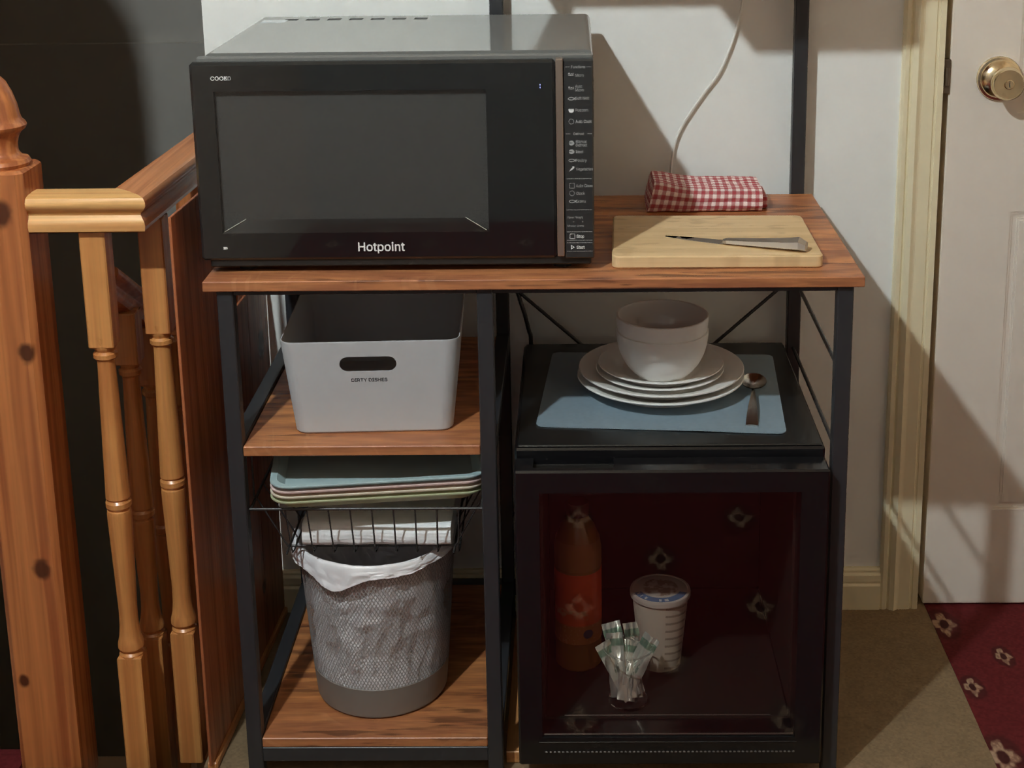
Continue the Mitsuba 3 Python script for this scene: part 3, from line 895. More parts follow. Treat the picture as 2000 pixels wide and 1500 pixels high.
for a, b in (((BX0, BY0 + 0.030, BZ - .003), (BX1, BY0 + 0.030, BZ - .003)), ((BX0, BY1, BZ), (BX1, BY1, BZ)), ((BX0, BY0, BZ), (BX0, BY1, BZ)), ((BX1, BY0, BZ), (BX1, BY1, BZ)),
             ((BX0, 0.17, BZ - .003), (BX1, 0.17, BZ - .003)), ((BX0, 0.29, BZ - .003), (BX1, 0.29, BZ - .003))):
    part(bk, 'base_wire', tube([a, b], 0.0018), 'm_wire', True)
for k in range(9):
    x = 0.0935 + 0.0302 * k
    xt = RX0 + 0.03 + (x - BX0) / (BX1 - BX0) * (RX1 - RX0 - 0.06)
    xt = x + (xt - x) * 0.25
    part(bk, 'upright_wire', tube([(xt, RY0, RZ), (x, BY0, BZ + 0.002), (x + 0.0005, BY0 + 0.012, BZ), (x, (BY0 + BY1) / 2, BZ), (x, BY1, BZ), (xt, RY1, RZ)], 0.0012, 6), 'm_wire', True)
for k in range(8):
    y = 0.060 + 0.048 * k
    for xr, xb in ((RX0, BX0), (RX1, BX1)):
        part(bk, 'side_wire', tube([(xr, y, RZ), (xb, y, BZ)], 0.0012, 6), 'm_wire', True)
for xr in (RX0 - 0.0030, RX1 + 0.0000):
    for y in (0.06, 0.40):
        part(bk, 'hanger', tube([(xr, y, RZ), (xr + (0.0 if xr < 0.2 else 0.001), y, 0.5135)], 0.0016, 6), 'm_wire', True)
wt, uvw = folded_cloth(0.1060, 0.3230, 0.0530, 0.400, BZ + 0.0022, 0.036, seed=11, amp=0.004, lift=lambda t: 0.004 * np.sin(t * 5 + 0.4))
ang = trimesh.transformations.rotation_matrix(0.0, (1, 0, 0))
single('white_towel', wt, 'm_waffle', 'folded white waffle towel lying in the wire basket', 'towel', smooth=True, uv=uvw)


def tray_mesh(w, d, h=0.017, r=0.030, t=0.0022, lip=0.0075):
    def ring(ww, dd, z, rr):
        c = np.array(rrect(ww, dd, max(rr, 0.003), 12).exterior.coords)[:-1]
        return np.column_stack([c, np.full(len(c), z)])
    b = 0.010
    seq = [ring(w - 2 * b - 2 * lip, d - 2 * b - 2 * lip, 0, r - b), ring(w - 2 * lip, d - 2 * lip, h - 0.005, r - lip * 0.6), ring(w - 0.001, d - 0.001, h - 0.0035, r), ring(w, d, h - 0.0015, r), ring(w - 0.001, d - 0.001, h, r),
           ring(w - 2 * lip - 2 * t, d - 2 * lip - 2 * t, h - 0.0008, r - lip), ring(w - 2 * b - 2 * lip - 2 * t, d - 2 * b - 2 * lip - 2 * t, t, r - b)]
    k = len(seq[0])
    V = np.vstack(seq + [[[0, 0, 0]], [[0, 0, t]]])
    Fq = []
    for i in range(len(seq) - 1):
        for j in range(k):
            a, bb = i * k + j, i * k + (j + 1) % k
            Fq += [(a, bb, bb + k), (a, bb + k, a + k)]
    L = (len(seq) - 1) * k
    for j in range(k):
        Fq += [(len(V) - 2, (j + 1) % k, j), (len(V) - 1, L + j, L + (j + 1) % k)]
    m = trimesh.Trimesh(V, Fq, process=False)
    m.fix_normals()
    return m


for k, (nm, lab) in enumerate((('green', 'green plastic tray, lowest of the tray stack on the wire basket'), ('cream', 'cream plastic tray, second from the bottom of the tray stack'),
                               ('pink', 'pinkish plastic tray just under the blue tray'), ('blue', 'pale blue plastic tray on top of the tray stack'))):
    m = tray_mesh(0.308, 0.290)
    rot_z(m, 6.6 + 0.2 * k, (0, 0, 0))
    m.apply_translation((0.2090 + 0.0006 * k, 0.1610 - 0.0035 * k, RZ + 0.0026 + 0.0096 * k))
    single('serving_tray', m, f'm_tray_{nm}', lab, 'tray', smooth=32)

# ================================================================== waste bin of fine wire mesh with a liner
BC = np.array([0.2005, 0.1540])
R0, R1, HB, ZB0 = 0.1005, 0.1195, 0.262, 0.0672


def bin_r(z):
    return R0 + (R1 - R0) * np.clip((z - ZB0) / HB, 0, 1)


wb = thing('waste_bin', 'round grey mesh waste bin with a white liner on the bottom shelf', 'waste bin')
part(wb, 'base', lathe([(0, 0.001), (R0 - 0.006, 0.0), (R0 - 0.001, 0.003), (R0 + 0.0004, 0.006), (R0 + 0.0046, 0.052), (R0 + 0.0036, 0.0530), (R0 + 0.0024, 0.052), (R0 - 0.002, 0.006), (R0 - 0.006, 0.004), (0, 0.004)], (BC[0], BC[1], ZB0), 96), 'm_bin_base', 30, 'solid lower band of the bin')
N_W, SEG = 128, 22
vs, fs = [], []
for sgn in (1, -1):
    for i in range(N_W):
        tt = np.linspace(0, 1, SEG)
        z = ZB0 + 0.050 + (HB - 0.052) * tt
        a = 2 * np.pi * i / N_W + sgn * tt * 1.05
        rr = bin_r(z) + 0.0002 * sgn
        c = np.stack([BC[0] + rr * np.cos(a), BC[1] + rr * np.sin(a), z], 1)
        tan = np.gradient(c, axis=0)
        tan /= np.linalg.norm(tan, axis=1, keepdims=True)
        nr = np.stack([np.cos(a), np.sin(a), 0 * a], 1)
        sd = np.cross(tan, nr)
        w = 0.00065
        q = np.stack([c - sd * w, c + nr * w * 0.6, c + sd * w], 1)
        base = sum(len(x) for x in vs)
        vs.append(q.reshape(-1, 3))
        for s_ in range(SEG - 1):
            for j in range(2):
                p0 = base + s_ * 3 + j
                fs += [(p0, p0 + 1, p0 + 4), (p0, p0 + 4, p0 + 3)]
M['m_bin_wire'] = principled((0.27, 0.255, 0.25), 0.42, two=True, specular=0.5)
part(wb, 'mesh_wall', trimesh.Trimesh(np.vstack(vs), np.array(fs), process=False), 'm_bin_wire', True, 'grey diamond wire mesh wall', 'stuff')
ringp = [(R1 + 0.0022 * math.cos(a), ZB0 + HB + 0.0022 * math.sin(a)) for a in np.linspace(0, 2 * math.pi, 11)]
part(wb, 'rim', lathe(ringp, (BC[0], BC[1], 0), 96), 'm_bin', True)
# liner: a creased bag inside, its mouth turned over the rim
na, nz = 220, 60
th_ = np.linspace(0, 2 * np.pi, na + 1)
zz = np.linspace(0, 1, nz)
A_, Z_ = np.meshgrid(th_, zz)
zpos = ZB0 + 0.034 + (HB - 0.034) * Z_
diag = np.sin(A_ * 9 + Z_ * 7.0) * 0.35 + np.sin(A_ * 23 - Z_ * 12) * 0.2
q3 = np.stack([np.cos(A_) * 2.2, np.sin(A_) * 2.2, Z_ * 3.0 + 0.9 * np.sin(A_)], -1)
q3[-1] = q3[-1]
cre = meshkit.fbm(q3 * 1.25, 4, 21) - 0.5
gap = 0.0010 + 0.045 * np.clip(cre * 1.3 + 0.22 + 0.20 * diag, 0, 1) * np.sin(np.pi * np.clip(Z_ * 0.98 + 0.02, 0, 1)) ** 0.6
gap[:, -1] = gap[:, 0]
rr = bin_r(zpos) - gap
P = np.stack([BC[0] + rr * np.cos(A_), BC[1] + rr * np.sin(A_), zpos], -1)
bot = np.stack([BC[0] + np.linspace(0.02, 1, 6)[:, None] * (P[0, :, 0] - BC[0]), BC[1] + np.linspace(0.02, 1, 6)[:, None] * (P[0, :, 1] - BC[1]), np.full((6, na + 1), ZB0 + 0.012) + np.linspace(0, 1, 6)[:, None] ** 2 * 0.022], -1)
P = np.vstack([bot[:-1], P])
part(wb, 'liner', grid_mesh(P), 'm_liner', True, 'crumpled pale plastic liner seen through the mesh')
zt = ZB0 + HB
af = np.linspace(0, 2 * np.pi, 361)
front = -np.pi / 2
da = (af - front + np.pi) % (2 * np.pi) - np.pi            # angle from the front, + towards the right
hem = 0.007 + 0.030 * np.exp(-((da + 0.40) / 0.36) ** 2) + 0.016 * np.exp(-((da + 1.15) / 0.35) ** 2) + 0.008 * np.exp(-((da - 0.35) / 0.4) ** 2) + 0.05 * np.exp(-((np.abs(da) - 2.0) / 0.3) ** 2) * (da < 0)
hem += 0.005 * (meshkit.fbm(np.stack([np.cos(af) * 5, np.sin(af) * 5, 0 * af], -1), 3, 5) - 0.5)
ss = np.linspace(0, 1, 22)
S_, AF = np.meshgrid(ss, af, indexing='ij')
HM = np.broadcast_to(hem, S_.shape)
fold = meshkit.fbm(np.stack([np.cos(AF) * 7, np.sin(AF) * 7, S_ * 2.2 + AF * 0.2], -1), 4, 9) - 0.5
fold[:, -1] = fold[:, 0]
over = np.clip(S_ / 0.25, 0, 1)
rad = R1 - 0.004 + 0.0105 * np.sin(over * np.pi / 2) + 0.012 * fold * S_ + 0.0025 * S_
zz_ = zt + 0.0045 * np.sin(over * np.pi) - np.clip(S_ - 0.12, 0, 1) / 0.88 * HM + 0.004 * fold
P = np.stack([BC[0] + rad * np.cos(AF), BC[1] + rad * np.sin(AF), zz_], -1)
part(wb, 'liner_fold', grid_mesh(P), 'm_liner_fold', True, 'white liner mouth folded over the rim')

# ================================================================== mini fridge on a plank
pk = single('plank', bx(0.3975, 0.860, 0.043, 0.430, 0.0005, 0.0195, 0.001), 'm_pine_plank', 'orange pine plank on the floor under the fridge', 'plank')
fr_ = thing('mini_fridge', 'black mini fridge with a glass door under the worktop', 'fridge')
FX0, FX1, FY0, FY1, FZ0, FZ1 = 0.4195, 0.8590, 0.030, 0.459, 0.030, 0.515
t = 0.036
body = man(bx(FX0, FX1, FY0, FY1, FZ0, FZ1, 0.003)) - man(bx(FX0 + t, FX1 - t, FY0 - 0.01, FY1 - t, 0.078, FZ1 - 0.042, 0.006))
part(fr_, 'cabinet', tri(body), 'm_fridge', 20)
part(fr_, 'top_panel', bx(FX0 + 0.004, FX1 - 0.003, FY0 + 0.003, FY1 - 0.004, FZ1 + 0.0002, FZ1 + 0.0035, 0.0016), 'm_fridge_top')
for x in (FX0 + 0.03, FX1 - 0.03):
    for y in (0.075, 0.41):
        part(fr_, 'foot', lathe([(0, 0), (0.014, 0), (0.014, 0.0105), (0, 0.0105)], (x, y, 0.0195), 20), 'm_black_inner', 30)
part(fr_, 'inner_liner', tri(man(bx(FX0 + t, FX1 - t, FY0 + 0.006, FY1 - t, 0.078, FZ1 - 0.042)) - man(bx(FX0 + t + 0.002, FX1 - t - 0.002, FY0 - 0.1, FY1 - t - 0.002, 0.080, FZ1 - 0.044))), 'm_black_inner')
M['m_ledge'] = principled((0.045, 0.042, 0.042), 0.25, specular=0.6)
part(fr_, 'inner_ledge', bx(FX0 + t + 0.03, FX1 - t - 0.03, 0.0395, 0.0430, 0.0801, 0.0830, 0.001), 'm_ledge')
part(fr_, 'lower_lip', bx(0.4560, 0.8180, -0.0150, -0.0120, 0.0856, 0.0885, 0.0008), 'm_ledge')
for k_ in range(60):
    x_ = 0.4600 + 0.3580 * k_ / 59
    part(fr_, 'ridge_bead', bx(x_ - 0.0021, x_ + 0.0021, -0.0224, -0.0195, 0.0612, 0.0640, 0.0010), 'm_ledge')
DY0, DY1 = -0.020, 0.027
dz0, dz1 = 0.040, 0.503
dfm = man(bx(FX0 + 0.0005, FX1 - 0.0005, DY0, DY1, dz0, dz1, 0.0028)) - man(bx(0.4545, 0.8195, DY0 - 0.02, DY1 + 0.02, 0.0855, 0.4700, 0.0))
dfm = dfm - man(bx(0.4465, 0.5600, DY0 + 0.012, DY1 + 0.002, dz1 - 0.016, dz1 + 0.02, 0.002))
dd = part(fr_, 'door', tri(dfm), 'm_fridge', 20, 'glossy black door frame')
part(dd, 'grip', bx(0.4475, 0.5590, DY0 + 0.0160, DY0 + 0.0195, dz1 - 0.0150, dz1 - 0.0040, 0.0012), 'm_ledge', label='recessed hand grip at the top left')
pane = trimesh.Trimesh([(0.4545, DY0 + 0.003, 0.0855), (0.8195, DY0 + 0.003, 0.0855), (0.8195, DY0 + 0.003, 0.4700), (0.4545, DY0 + 0.003, 0.4700)], [(0, 1, 2), (0, 2, 3)], process=False)
part(dd, 'glass_pane', pane, 'm_fridge_pane', label='dark glass reflecting the red carpet')
part(dd, 'lower_ridge', bx(0.4490, 0.8230, DY0 - 0.0015, DY0 + 0.004, 0.0772, 0.0794, 0.0008), 'm_fridge')
part(dd, 'gasket', tri(man(bx(FX0 + 0.012, FX1 - 0.012, DY1, FY0, dz0 + 0.012, dz1 - 0.012)) - man(bx(0.4580, 0.8160, DY1 - 0.01, FY0 + 0.01, 0.089, 0.466))), 'm_black_inner')

FS = 0.0802     # floor inside the fridge
bt = thing('juice_bottle', 'orange juice bottle with a red label inside the fridge', 'bottle')
BTX, BTY = 0.5078, 0.194
part(bt, 'bottle_body', lathe([(0, 0), (0.033, 0), (0.0362, 0.004), (0.0365, 0.200), (0.034, 0.216), (0.026, 0.236), (0.0165, 0.250), (0.0155, 0.262), (0, 0.262)], (BTX, BTY, FS)), 'm_juice', 35)
part(bt, 'label_wrap', lathe([(0.0366, 0.048), (0.0370, 0.049), (0.0370, 0.166), (0.0366, 0.167), (0.0360, 0.166), (0.0360, 0.049), (0.0366, 0.048)], (BTX, BTY, FS)), 'm_bottle_label', 35, 'red and orange printed label')
part(bt, 'shoulder_wrap', lathe([(0.0366, 0.172), (0.0369, 0.173), (0.0369, 0.199), (0.0344, 0.217), (0.0338, 0.216), (0.0362, 0.199), (0.0362, 0.173), (0.0366, 0.172)], (BTX, BTY, FS)), 'm_bottle_top', 35)
part(bt, 'cap', lathe([(0, 0.254), (0.0178, 0.254), (0.0180, 0.272), (0.0165, 0.275), (0, 0.275)], (BTX, BTY, FS), 32), 'm_cap', 30)
pt = thing('food_pot', 'white paper food pot with a printed lid inside the fridge', 'food pot')
part(pt, 'cup', lathe([(0, 0.003), (0.030, 0.003), (0.0305, 0.0), (0.0325, 0.0), (0.0442, 0.122), (0, 0.122)], (POT[0], POT[1], FS)), 'm_pot', 30)
part(pt, 'lid', lathe([(0, 0.130), (0.030, 0.129), (0.0425, 0.1265), (0.0435, 0.1275), (0.0470, 0.1268), (0.0478, 0.1245), (0.0474, 0.1185), (0.0455, 0.1180), (0.0445, 0.1221), (0, 0.1221)], (POT[0], POT[1], FS)), 'm_pot_lid', 40, 'round printed lid with a blue band')
GX, GY = 0.5822, 0.081
gl = thing('drinking_glass', 'clear tumbler holding foil sachets inside the fridge', 'drinking glass')
M['m_glass_wall'] = {'type': 'thindielectric', 'int_ior': 1.5}
part(gl, 'wall', trimesh.creation.revolve(np.array([(0.0298, 0.005), (0.0315, 0.025), (0.0368, 0.0905)]), sections=18).apply_translation((GX, GY, FS)), 'm_glass_wall')
part(gl, 'base', lathe([(0, 0.0), (0.0270, 0.0), (0.0298, 0.0025), (0.0299, 0.0050), (0.0285, 0.0062), (0, 0.0062)], (GX, GY, FS), 36), 'm_glass', 40)
part(gl, 'rim', lathe([(0.0368 + 0.0011 * math.cos(a), 0.0915 + 0.0011 * math.sin(a)) for a in np.linspace(0, 2 * math.pi, 9)], (GX, GY, FS), 48), 'm_glass', True)


def sachet(w, h, seed):
    n1, n2_ = 12, 16
    U, V_ = np.meshgrid(np.linspace(0, 1, n1), np.linspace(0, 1, n2_), indexing='ij')
    puff = np.sin(np.pi * U) * np.sin(np.pi * V_)
    wob = 0.011 * (meshkit.fbm(np.stack([U * 4, V_ * 4, 0 * U + seed], -1), 3, seed) - 0.5)
    out = []
    for sgn in (-1, 1):
        out.append(np.stack([(U - 0.5) * w * 0.94, sgn * 0.0028 * puff + wob, V_ * h], -1))
    a, b = grid_mesh(out[0]), grid_mesh(out[1])
    m = trimesh.util.concatenate([a, trimesh.Trimesh(b.vertices, b.faces[:, ::-1], process=False)])
    uv = np.stack([U, V_], -1).reshape(-1, 2)
    return m, np.vstack([uv, uv])


SACH = [((-0.0180, -0.010, 0.012), 0.030, 0.086, -16, -14, -20), ((-0.005, -0.018, 0.010), 0.030, 0.080, -22, 16, 10), ((0.010, -0.012, 0.012), 0.030, 0.084, -24, -24, 18),
        ((0.016, 0.004, 0.014), 0.030, 0.094, -16, 12, 34), ((0.002, 0.010, 0.014), 0.032, 0.096, -14, -20, -8), ((0.020, -0.010, 0.012), 0.026, 0.076, -20, 20, 40), ((-0.010, 0.006, 0.012), 0.030, 0.090, -14, 18, -34)]
SLAB = ['leftmost silvery green foil sachet in the glass, tipped to the left', 'silvery foil sachet at the very front of the glass, leaning right', 'silvery foil sachet in the middle of the glass, leaning left',
        'silvery foil sachet in the glass, nearest the food pot', 'tallest silvery foil sachet at the back of the glass', 'narrow silvery foil sachet at the right edge of the glass', 'silvery foil sachet in the glass, nearest the juice bottle']
for k, ((dx, dy, dz_), w, h, rx, ry, rz) in enumerate(SACH):
    m, uv = sachet(w, h + 0.008, k + 3)
    Rm = trimesh.transformations.euler_matrix(math.radians(rx - 8), math.radians(ry), math.radians(rz), 'sxyz')
    m.apply_transform(Rm)
    m.apply_translation((GX + dx * 0.75, GY - 0.004 + dy * 0.7, FS + dz_ + 0.001))
    single('foil_sachet', m, 'm_sachet', SLAB[k], 'sachet', 'foil sachets in the glass', smooth=True, uv=uv)

# ================================================================== on the fridge: placemat, plates, bowls, spoon
ZM = FZ1 + 0.0037
pm = Polygon([(0.4480, 0.1000), (0.8095, 0.0660), (0.8310, 0.3900), (0.4690, 0.4100)])
pm = pm.buffer(-0.012).buffer(0.012, quad_segs=6)
n_u = 40
mesh_pm = extrude(pm, 0.0016)
mesh_pm = mesh_pm.subdivide_to_size(0.02)
v = np.array(mesh_pm.vertices)
v[:, 2] += ZM + 0.004 * np.clip(0.5 - (v[:, 1] - 0.085) / 0.06, 0, 1) * (meshkit.noise(np.stack([v[:, 0] * 16, 0 * v[:, 0], 0 * v[:, 0]], -1), 3)) * 0.5
mesh_pm = trimesh.Trimesh(v, mesh_pm.faces, process=False)
single('placemat', mesh_pm, 'm_placemat', 'thin blue-grey placemat on top of the fridge', 'placemat')
PCX, PCY = 0.6385, 0.2440


def plate(r, z, x=PCX, y=PCY, hs=1.0):
    return lathe([(a, b if b < 0.0064 else 0.0062 + (b - 0.0062) * hs) for a, b in [(0, 0.002), (r * 0.55, 0.0025), (r * 0.58, 0.0), (r * 0.63, 0.0), (r * 0.66, 0.0050), (r * 0.80, 0.0125), (r * 0.985, 0.0215), (r, 0.0236), (r * 0.998, 0.0254), (r * 0.985, 0.0260),
                  (r * 0.79, 0.0172), (r * 0.66, 0.0098), (r * 0.60, 0.0066), (0, 0.0062)]], (x, y, z), 112)


ZP = ZM + 0.0022
plates = [(0.1290, ZP, 'large white dinner plate, lowest of the plate stack on the placemat'), (0.1275, ZP + 0.0112, 'large white dinner plate, second from the bottom of the plate stack'),
          (0.0985, ZP + 0.0176, 'smaller white side plate, third from the bottom of the plate stack'), (0.0965, ZP + 0.0261, 'smaller white side plate directly under the bowls')]
for k, (r, z, lab) in enumerate(plates):
    single('plate', plate(r, z, PCX + (0.0, 0.001, -0.0015, 0.0)[k], PCY + (0.0, 0.002, -0.004, -0.002)[k], 1.0 if k < 2 else 0.72), 'm_ceramic', lab, 'plate', smooth=40)
BWX, BWY = 0.6385, 0.2090


def bowl(z, R=0.0700, H=0.0720):
    o = [(R * math.sin(a) ** 0.85 if a > 0 else 0, H * (1 - math.cos(a)) ** 0.95) for a in np.linspace(0.46, math.pi / 2, 16)]
    z00 = o[0][1]
    o = [(r, (zz - z00) * H / (H - z00) + 0.004) for r, zz in o]
    i = [(max(r - 0.0038, 0.0), zz + 0.0030) for r, zz in o[:-1]] + [(o[-1][0] - 0.0038, o[-1][1] - 0.0005)]
    prof = [(0, 0.0020), (o[0][0] * 0.9, 0.0020), (o[0][0] * 0.95, 0.0), (o[0][0] * 1.02, 0.0), *o, (o[-1][0] - 0.001, o[-1][1] + 0.0012), (o[-1][0] - 0.003, o[-1][1] + 0.0010), *i[::-1], (0, 0.0075)]
    return lathe(prof, (BWX, BWY, z), 96)


ZBW = ZP + 0.0261 + 0.0064
single('bowl', bowl(ZBW), 'm_ceramic', 'white bowl standing on the plates, holding the other bowl', 'bowl', smooth=40)
single('bowl', bowl(ZBW + 0.0235), 'm_ceramic', 'white bowl nested on top of the bowl stack', 'bowl', smooth=40)
# spoon: bowl rests on the plate rim, handle on the mat
sp = thing('spoon', 'steel spoon lying beside the plates on the placemat', 'spoon')
sa, sb_ = np.array([0.7625, 0.0930, ZM + 0.0030]), np.array([0.7830, 0.2440, ZM + 0.0150])
L = np.linalg.norm(sb_ - sa)
dS = (sb_ - sa) / L
sS = np.cross(dS, [0, 0, 1.0])
sS /= np.linalg.norm(sS)
uS = np.cross(sS, dS)
W_ = [(0.0, 0.0088), (0.02, 0.0085), (0.05, 0.0068), (0.08, 0.0045), (0.105, 0.0026), (0.118, 0.0030)]
top, botm = [], []
for s, w in W_:
    row_ = [sa + dS * s + sS * w * k + uS * (0.0016 - 0.0010 * abs(k) + (0.004 * math.sin(math.pi * s / 0.125))) for k in (-1, -0.5, 0, 0.5, 1)]
    top.append(row_)
    botm.append([q - uS * 0.0016 for q in row_])
tp, bp = np.array(top), np.array(botm)
sh = trimesh.convex.convex_hull(np.vstack([tp[0], bp[0]]))
hm = []
for i in range(len(W_) - 1):
    hm.append(trimesh.convex.convex_hull(np.vstack([tp[i], bp[i], tp[i + 1], bp[i + 1]])))
part(sp, 'handle', tri(m3.Manifold.batch_boolean([man(q) for q in hm], m3.OpType.Add)), 'm_steel_two', 25)
U, A2 = np.meshgrid(np.linspace(0, 1, 12), np.linspace(0, 2 * np.pi, 41))
cen = sa + dS * 0.140


def spoon_skin(off):
    sx, sy = 0.0195 * U * np.sin(A2), 0.0270 * U * np.cos(A2)
    dep = -0.0075 * (1 - U ** 2) + off
    return cen + sx[..., None] * sS + sy[..., None] * dS + dep[..., None] * uS + uS * 0.0045


a_, b_ = grid_mesh(spoon_skin(0.0)), grid_mesh(spoon_skin(-0.0011))
part(sp, 'spoon_bowl', trimesh.util.concatenate([a_, trimesh.Trimesh(b_.vertices, b_.faces[:, ::-1], process=False)]), 'm_steel_two', True)
M['m_steel_two'] = {'type': 'twosided', 'bsdf': {**M['m_steel'], 'alpha': 0.07}}

# ================================================================== cables
cab = np.array([(0.800, 0.4945, 1.19), (0.7829, 0.4955, 1.092), (0.7753, 0.4955, 1.0505), (0.7520, 0.4950, 0.985), (0.7280, 0.4955, 0.948), (0.7020, 0.4950, 0.911), (0.6860, 0.4955, 0.884), (0.6749, 0.4955, 0.855), (0.6690, 0.4955, 0.815), (0.668, 0.4945, 0.76)])
from scipy.interpolate import CubicSpline
cs_ = CubicSpline(np.arange(len(cab)), cab)
single('white_cable', tube(cs_(np.linspace(0, len(cab) - 1, 70)) - np.array([0, 0.0035, 0]), 0.0021), 'm_white_cable', 'thin white cable hanging down the wall behind the tea towel', 'cable', smooth=True)
cab = np.array([(0.402, 0.478, 0.742), (0.4080, 0.476, 0.615), (0.4197, 0.474, 0.570), (0.4285, 0.474, 0.533), (0.431, 0.474, 0.50), (0.43, 0.474, 0.3), (0.425, 0.474, 0.05)])
cs_ = CubicSpline(np.arange(len(cab)), cab)
single('black_cable', tube(cs_(np.linspace(0, len(cab) - 1, 60)), 0.0036), 'm_black_plastic', 'black power cable hanging behind the fridge by the middle upright', 'cable', smooth=True)

# ================================================================== balustrade on the left
bal = thing('stair_balustrade', 'varnished orange pine balustrade with newel post at the left of the rack', 'balustrade')
NX0, NX1, NY0, NY1, NZ = -0.336, -0.246, 0.034, 0.124, 0.9225
cs = m3.CrossSection([np.array([(NX0, NY0), (NX1, NY0), (NX1, NY1), (NX0, NY1)])])
ch = cs.offset(-0.0085, m3.JoinType.Miter)
oct_ = np.array([(NX0 + .009, NY0), (NX1 - .009, NY0), (NX1, NY0 + .009), (NX1, NY1 - .009), (NX1 - .009, NY1), (NX0 + .009, NY1), (NX0, NY1 - .009), (NX0, NY0 + .009)])
octc = m3.CrossSection([oct_])
square = lambda z0, z1: cs.extrude(z1 - z0).translate((0, 0, z0))
nm_ = m3.Manifold.batch_hull([octc.extrude(NZ - 0.004 + 0.05).translate((0, 0, -0.05)), octc.offset(-0.005, m3.JoinType.Miter).extrude(NZ + 0.05).translate((0, 0, -0.05))])
nw = part(bal, 'newel_post', tri(nm_), 'm_pine_post', label='square newel post with chamfered edges and dark knots')
NCX, NCY = (NX0 + NX1) / 2, (NY0 + NY1) / 2
part(nw, 'finial', lathe([(0, 0), (0.040, 0.0), (0.0425, 0.005), (0.040, 0.010), (0.031, 0.0135), (0.027, 0.020), (0.0265, 0.030), (0.029, 0.040), (0.033, 0.047), (0.0395, 0.052), (0.0410, 0.057), (0.039, 0.061), (0.0355, 0.064),
                              (0.0335, 0.070), (0.031, 0.085), (0.026, 0.102), (0.0185, 0.118), (0.009, 0.128), (0, 0.131)], (NCX, NCY, NZ), 72), 'm_pine_post', 40, 'turned finial on top of the newel post')
# handrails: moulded section
RP = [(-0.022, 0.0), (0.022, 0.0), (0.027, 0.003), (0.0285, 0.009), (0.0275, 0.016), (0.0235, 0.021), (0.0215, 0.025), (0.0225, 0.029), (0.0275, 0.033), (0.0315, 0.039), (0.0315, 0.045), (0.028, 0.0505), (0.020, 0.0530), (0.0, 0.0540),
      (-0.020, 0.0530), (-0.028, 0.0505), (-0.0315, 0.045), (-0.0315, 0.039), (-0.0275, 0.033), (-0.0225, 0.029), (-0.0215, 0.025), (-0.0235, 0.021), (-0.0275, 0.016), (-0.0285, 0.009), (-0.027, 0.003)]
RZ0 = 0.8325
YA = 0.0700
PA, PB = np.array([NX1, YA, RZ0]), np.array([-0.1120, YA, RZ0])
dB = np.array([0.0370, 1.0, 0.0])
dB /= np.linalg.norm(dB)


def mitre_rail(p, q, mitre_at, keep_low):
    """A rail from p to q cut along the mitre plane through mitre_at at 45 degrees."""
    m = man(sweep_profile(RP, p, q))
    nvec = np.array([1.0, 1.0, 0.0]) / math.sqrt(2) * (-1 if keep_low else 1)
    return tri(m.trim_by_plane(tuple(nvec), float(np.dot(nvec, mitre_at))))


part(bal, 'handrail', mitre_rail(PA, PB + np.array([0.06, 0, 0]), PB, True), 'm_pine_rail_x', 40, 'short pale handrail piece joined to the newel post')
part(bal, 'handrail', mitre_rail(PB - dB * 0.06, PB + dB * (0.425 / dB[1]), PB, False), 'm_pine_rail_y', 40, 'long handrail running back to the white wall')
part(bal, 'wall_newel', bx(-0.155, -0.062, 0.452, 0.499, -0.05, 0.86, 0.006), 'm_pine_post', label='half post fixed to the white wall')


def baluster_mesh(x, y, z0, ztop, zs=(0.652, 0.419, 0.183)):
    """Square ends, turned middle with beads; zs: heights of the upper, middle and lower bead."""
    zu, zm, zl = zs
    h = 0.0180
    sq_top = bx(x - h, x + h, y - h, y + h, zu + 0.012, ztop, 0.002)
    sq_bot = bx(x - h, x + h, y - h, y + h, z0, zl - 0.012, 0.002)
    prof = [(0, zl - 0.024), (0.0185, zl - 0.024), (0.0180, zl - 0.010), (0.0150, zl - 0.0065), (0.0150, zl - 0.0045), (0.0190, zl + 0.000), (0.0188, zl + 0.007), (0.0160, zl + 0.018), (0.0140, zl + 0.035), (0.0135, zl + 0.06),
            (0.0175, zm - 0.035), (0.0180, zm - 0.012), (0.0172, zm - 0.0075), (0.0150, zm - 0.006), (0.0150, zm - 0.0050), (0.0185, zm - 0.0010), (0.0185, zm + 0.0060), (0.0152, zm + 0.010), (0.0152, zm + 0.011), (0.0178, zm + 0.013),
            (0.0165, zm + 0.06), (0.0135, zu - 0.05), (0.0125, zu - 0.016), (0.0130, zu - 0.009), (0.0170, zu - 0.005), (0.0172, zu + 0.001), (0.0135, zu + 0.0045), (0.0135, zu + 0.0060), (0.0178, zu + 0.012), (0.0185, zu + 0.026), (0, zu + 0.026)]
    mid = lathe(prof, (x, y, 0), 40)
    return sq_top, mid, sq_bot


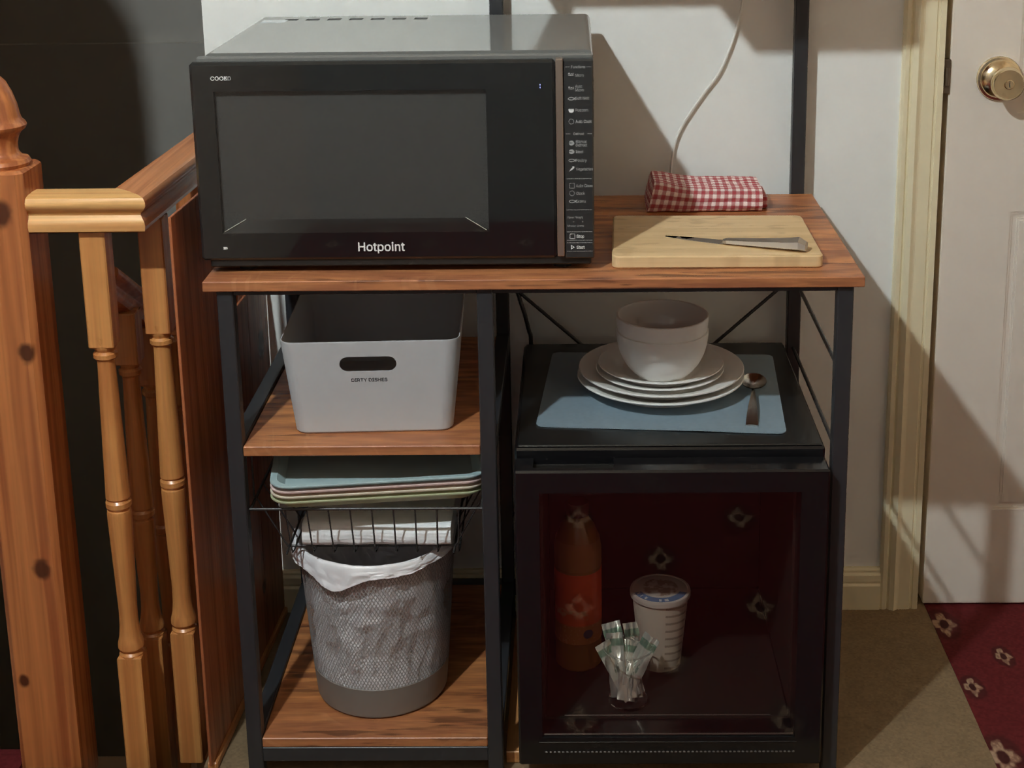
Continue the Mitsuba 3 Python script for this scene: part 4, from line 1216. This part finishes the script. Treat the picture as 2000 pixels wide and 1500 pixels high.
def baluster(x, y, z0, ztop, zs, lab, mat='m_pine_spindle'):
    a, b, c = baluster_mesh(x, y, z0, ztop, zs)
    part(bal, 'baluster', cat(*[trimesh.graph.smooth_shade(q, angle=math.radians(38), facet_minarea=None) for q in (a, b, c)]), mat, 38, lab)


baluster(-0.1640, 0.0720, -0.05, RZ0 + 0.002, (0.648, 0.4130, 0.183), 'pale orange front baluster')
baluster(-0.1000, 0.1330, -0.05, RZ0 + 0.002, (0.6470, 0.4180, 0.188), None)
# stair flight going down behind: handrail and balusters in shade
HS0, HS1 = np.array([-0.1720, 0.0930, 0.7200]), np.array([-0.1650, 1.50, -0.124])
part(bal, 'handrail', sweep_profile([(a * 0.72, b * 0.95) for a, b in RP], HS0, HS1), 'm_pine_rail_y', 40, 'stair handrail sloping down behind')
for k in range(7):
    y = 0.165 + 0.09 * k
    zm = 0.3525 - 0.0685 * k
    ztop = 0.700 - 0.6 * (y - 0.126) + 0.004
    baluster(-0.1600 + 0.047 * (y - 0.165), y, -0.19 * (int((y - 0.096) / 0.225) + 1), ztop, (min(zm + 0.235, ztop - 0.03), zm, zm - 0.192), None)

pp = thing('pine_panel', 'dark varnished pine boarding between the balusters and the rack', 'boarding')
edges = [0.016, 0.130, 0.245, 0.365, 0.4845]


def slant(m):
    v_ = np.array(m.vertices)
    v_[:, 0] += 0.045 * (v_[:, 1] - 0.026)
    return trimesh.Trimesh(v_, m.faces, process=False)


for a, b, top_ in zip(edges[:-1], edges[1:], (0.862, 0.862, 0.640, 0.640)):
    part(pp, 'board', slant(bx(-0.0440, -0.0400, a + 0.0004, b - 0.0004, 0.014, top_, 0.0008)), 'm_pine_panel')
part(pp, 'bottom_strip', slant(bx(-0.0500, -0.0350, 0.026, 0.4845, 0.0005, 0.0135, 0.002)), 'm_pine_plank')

st = thing('staircase', 'dark stairs going down behind the balustrade', 'staircase')
for k in range(9):
    y0 = 0.096 + 0.225 * k
    part(st, 'step', bx(-0.95, -0.112, y0, y0 + 0.245, -0.19 * (k + 1) - 0.04, -0.19 * (k + 1), 0.004), 'm_cardboard')
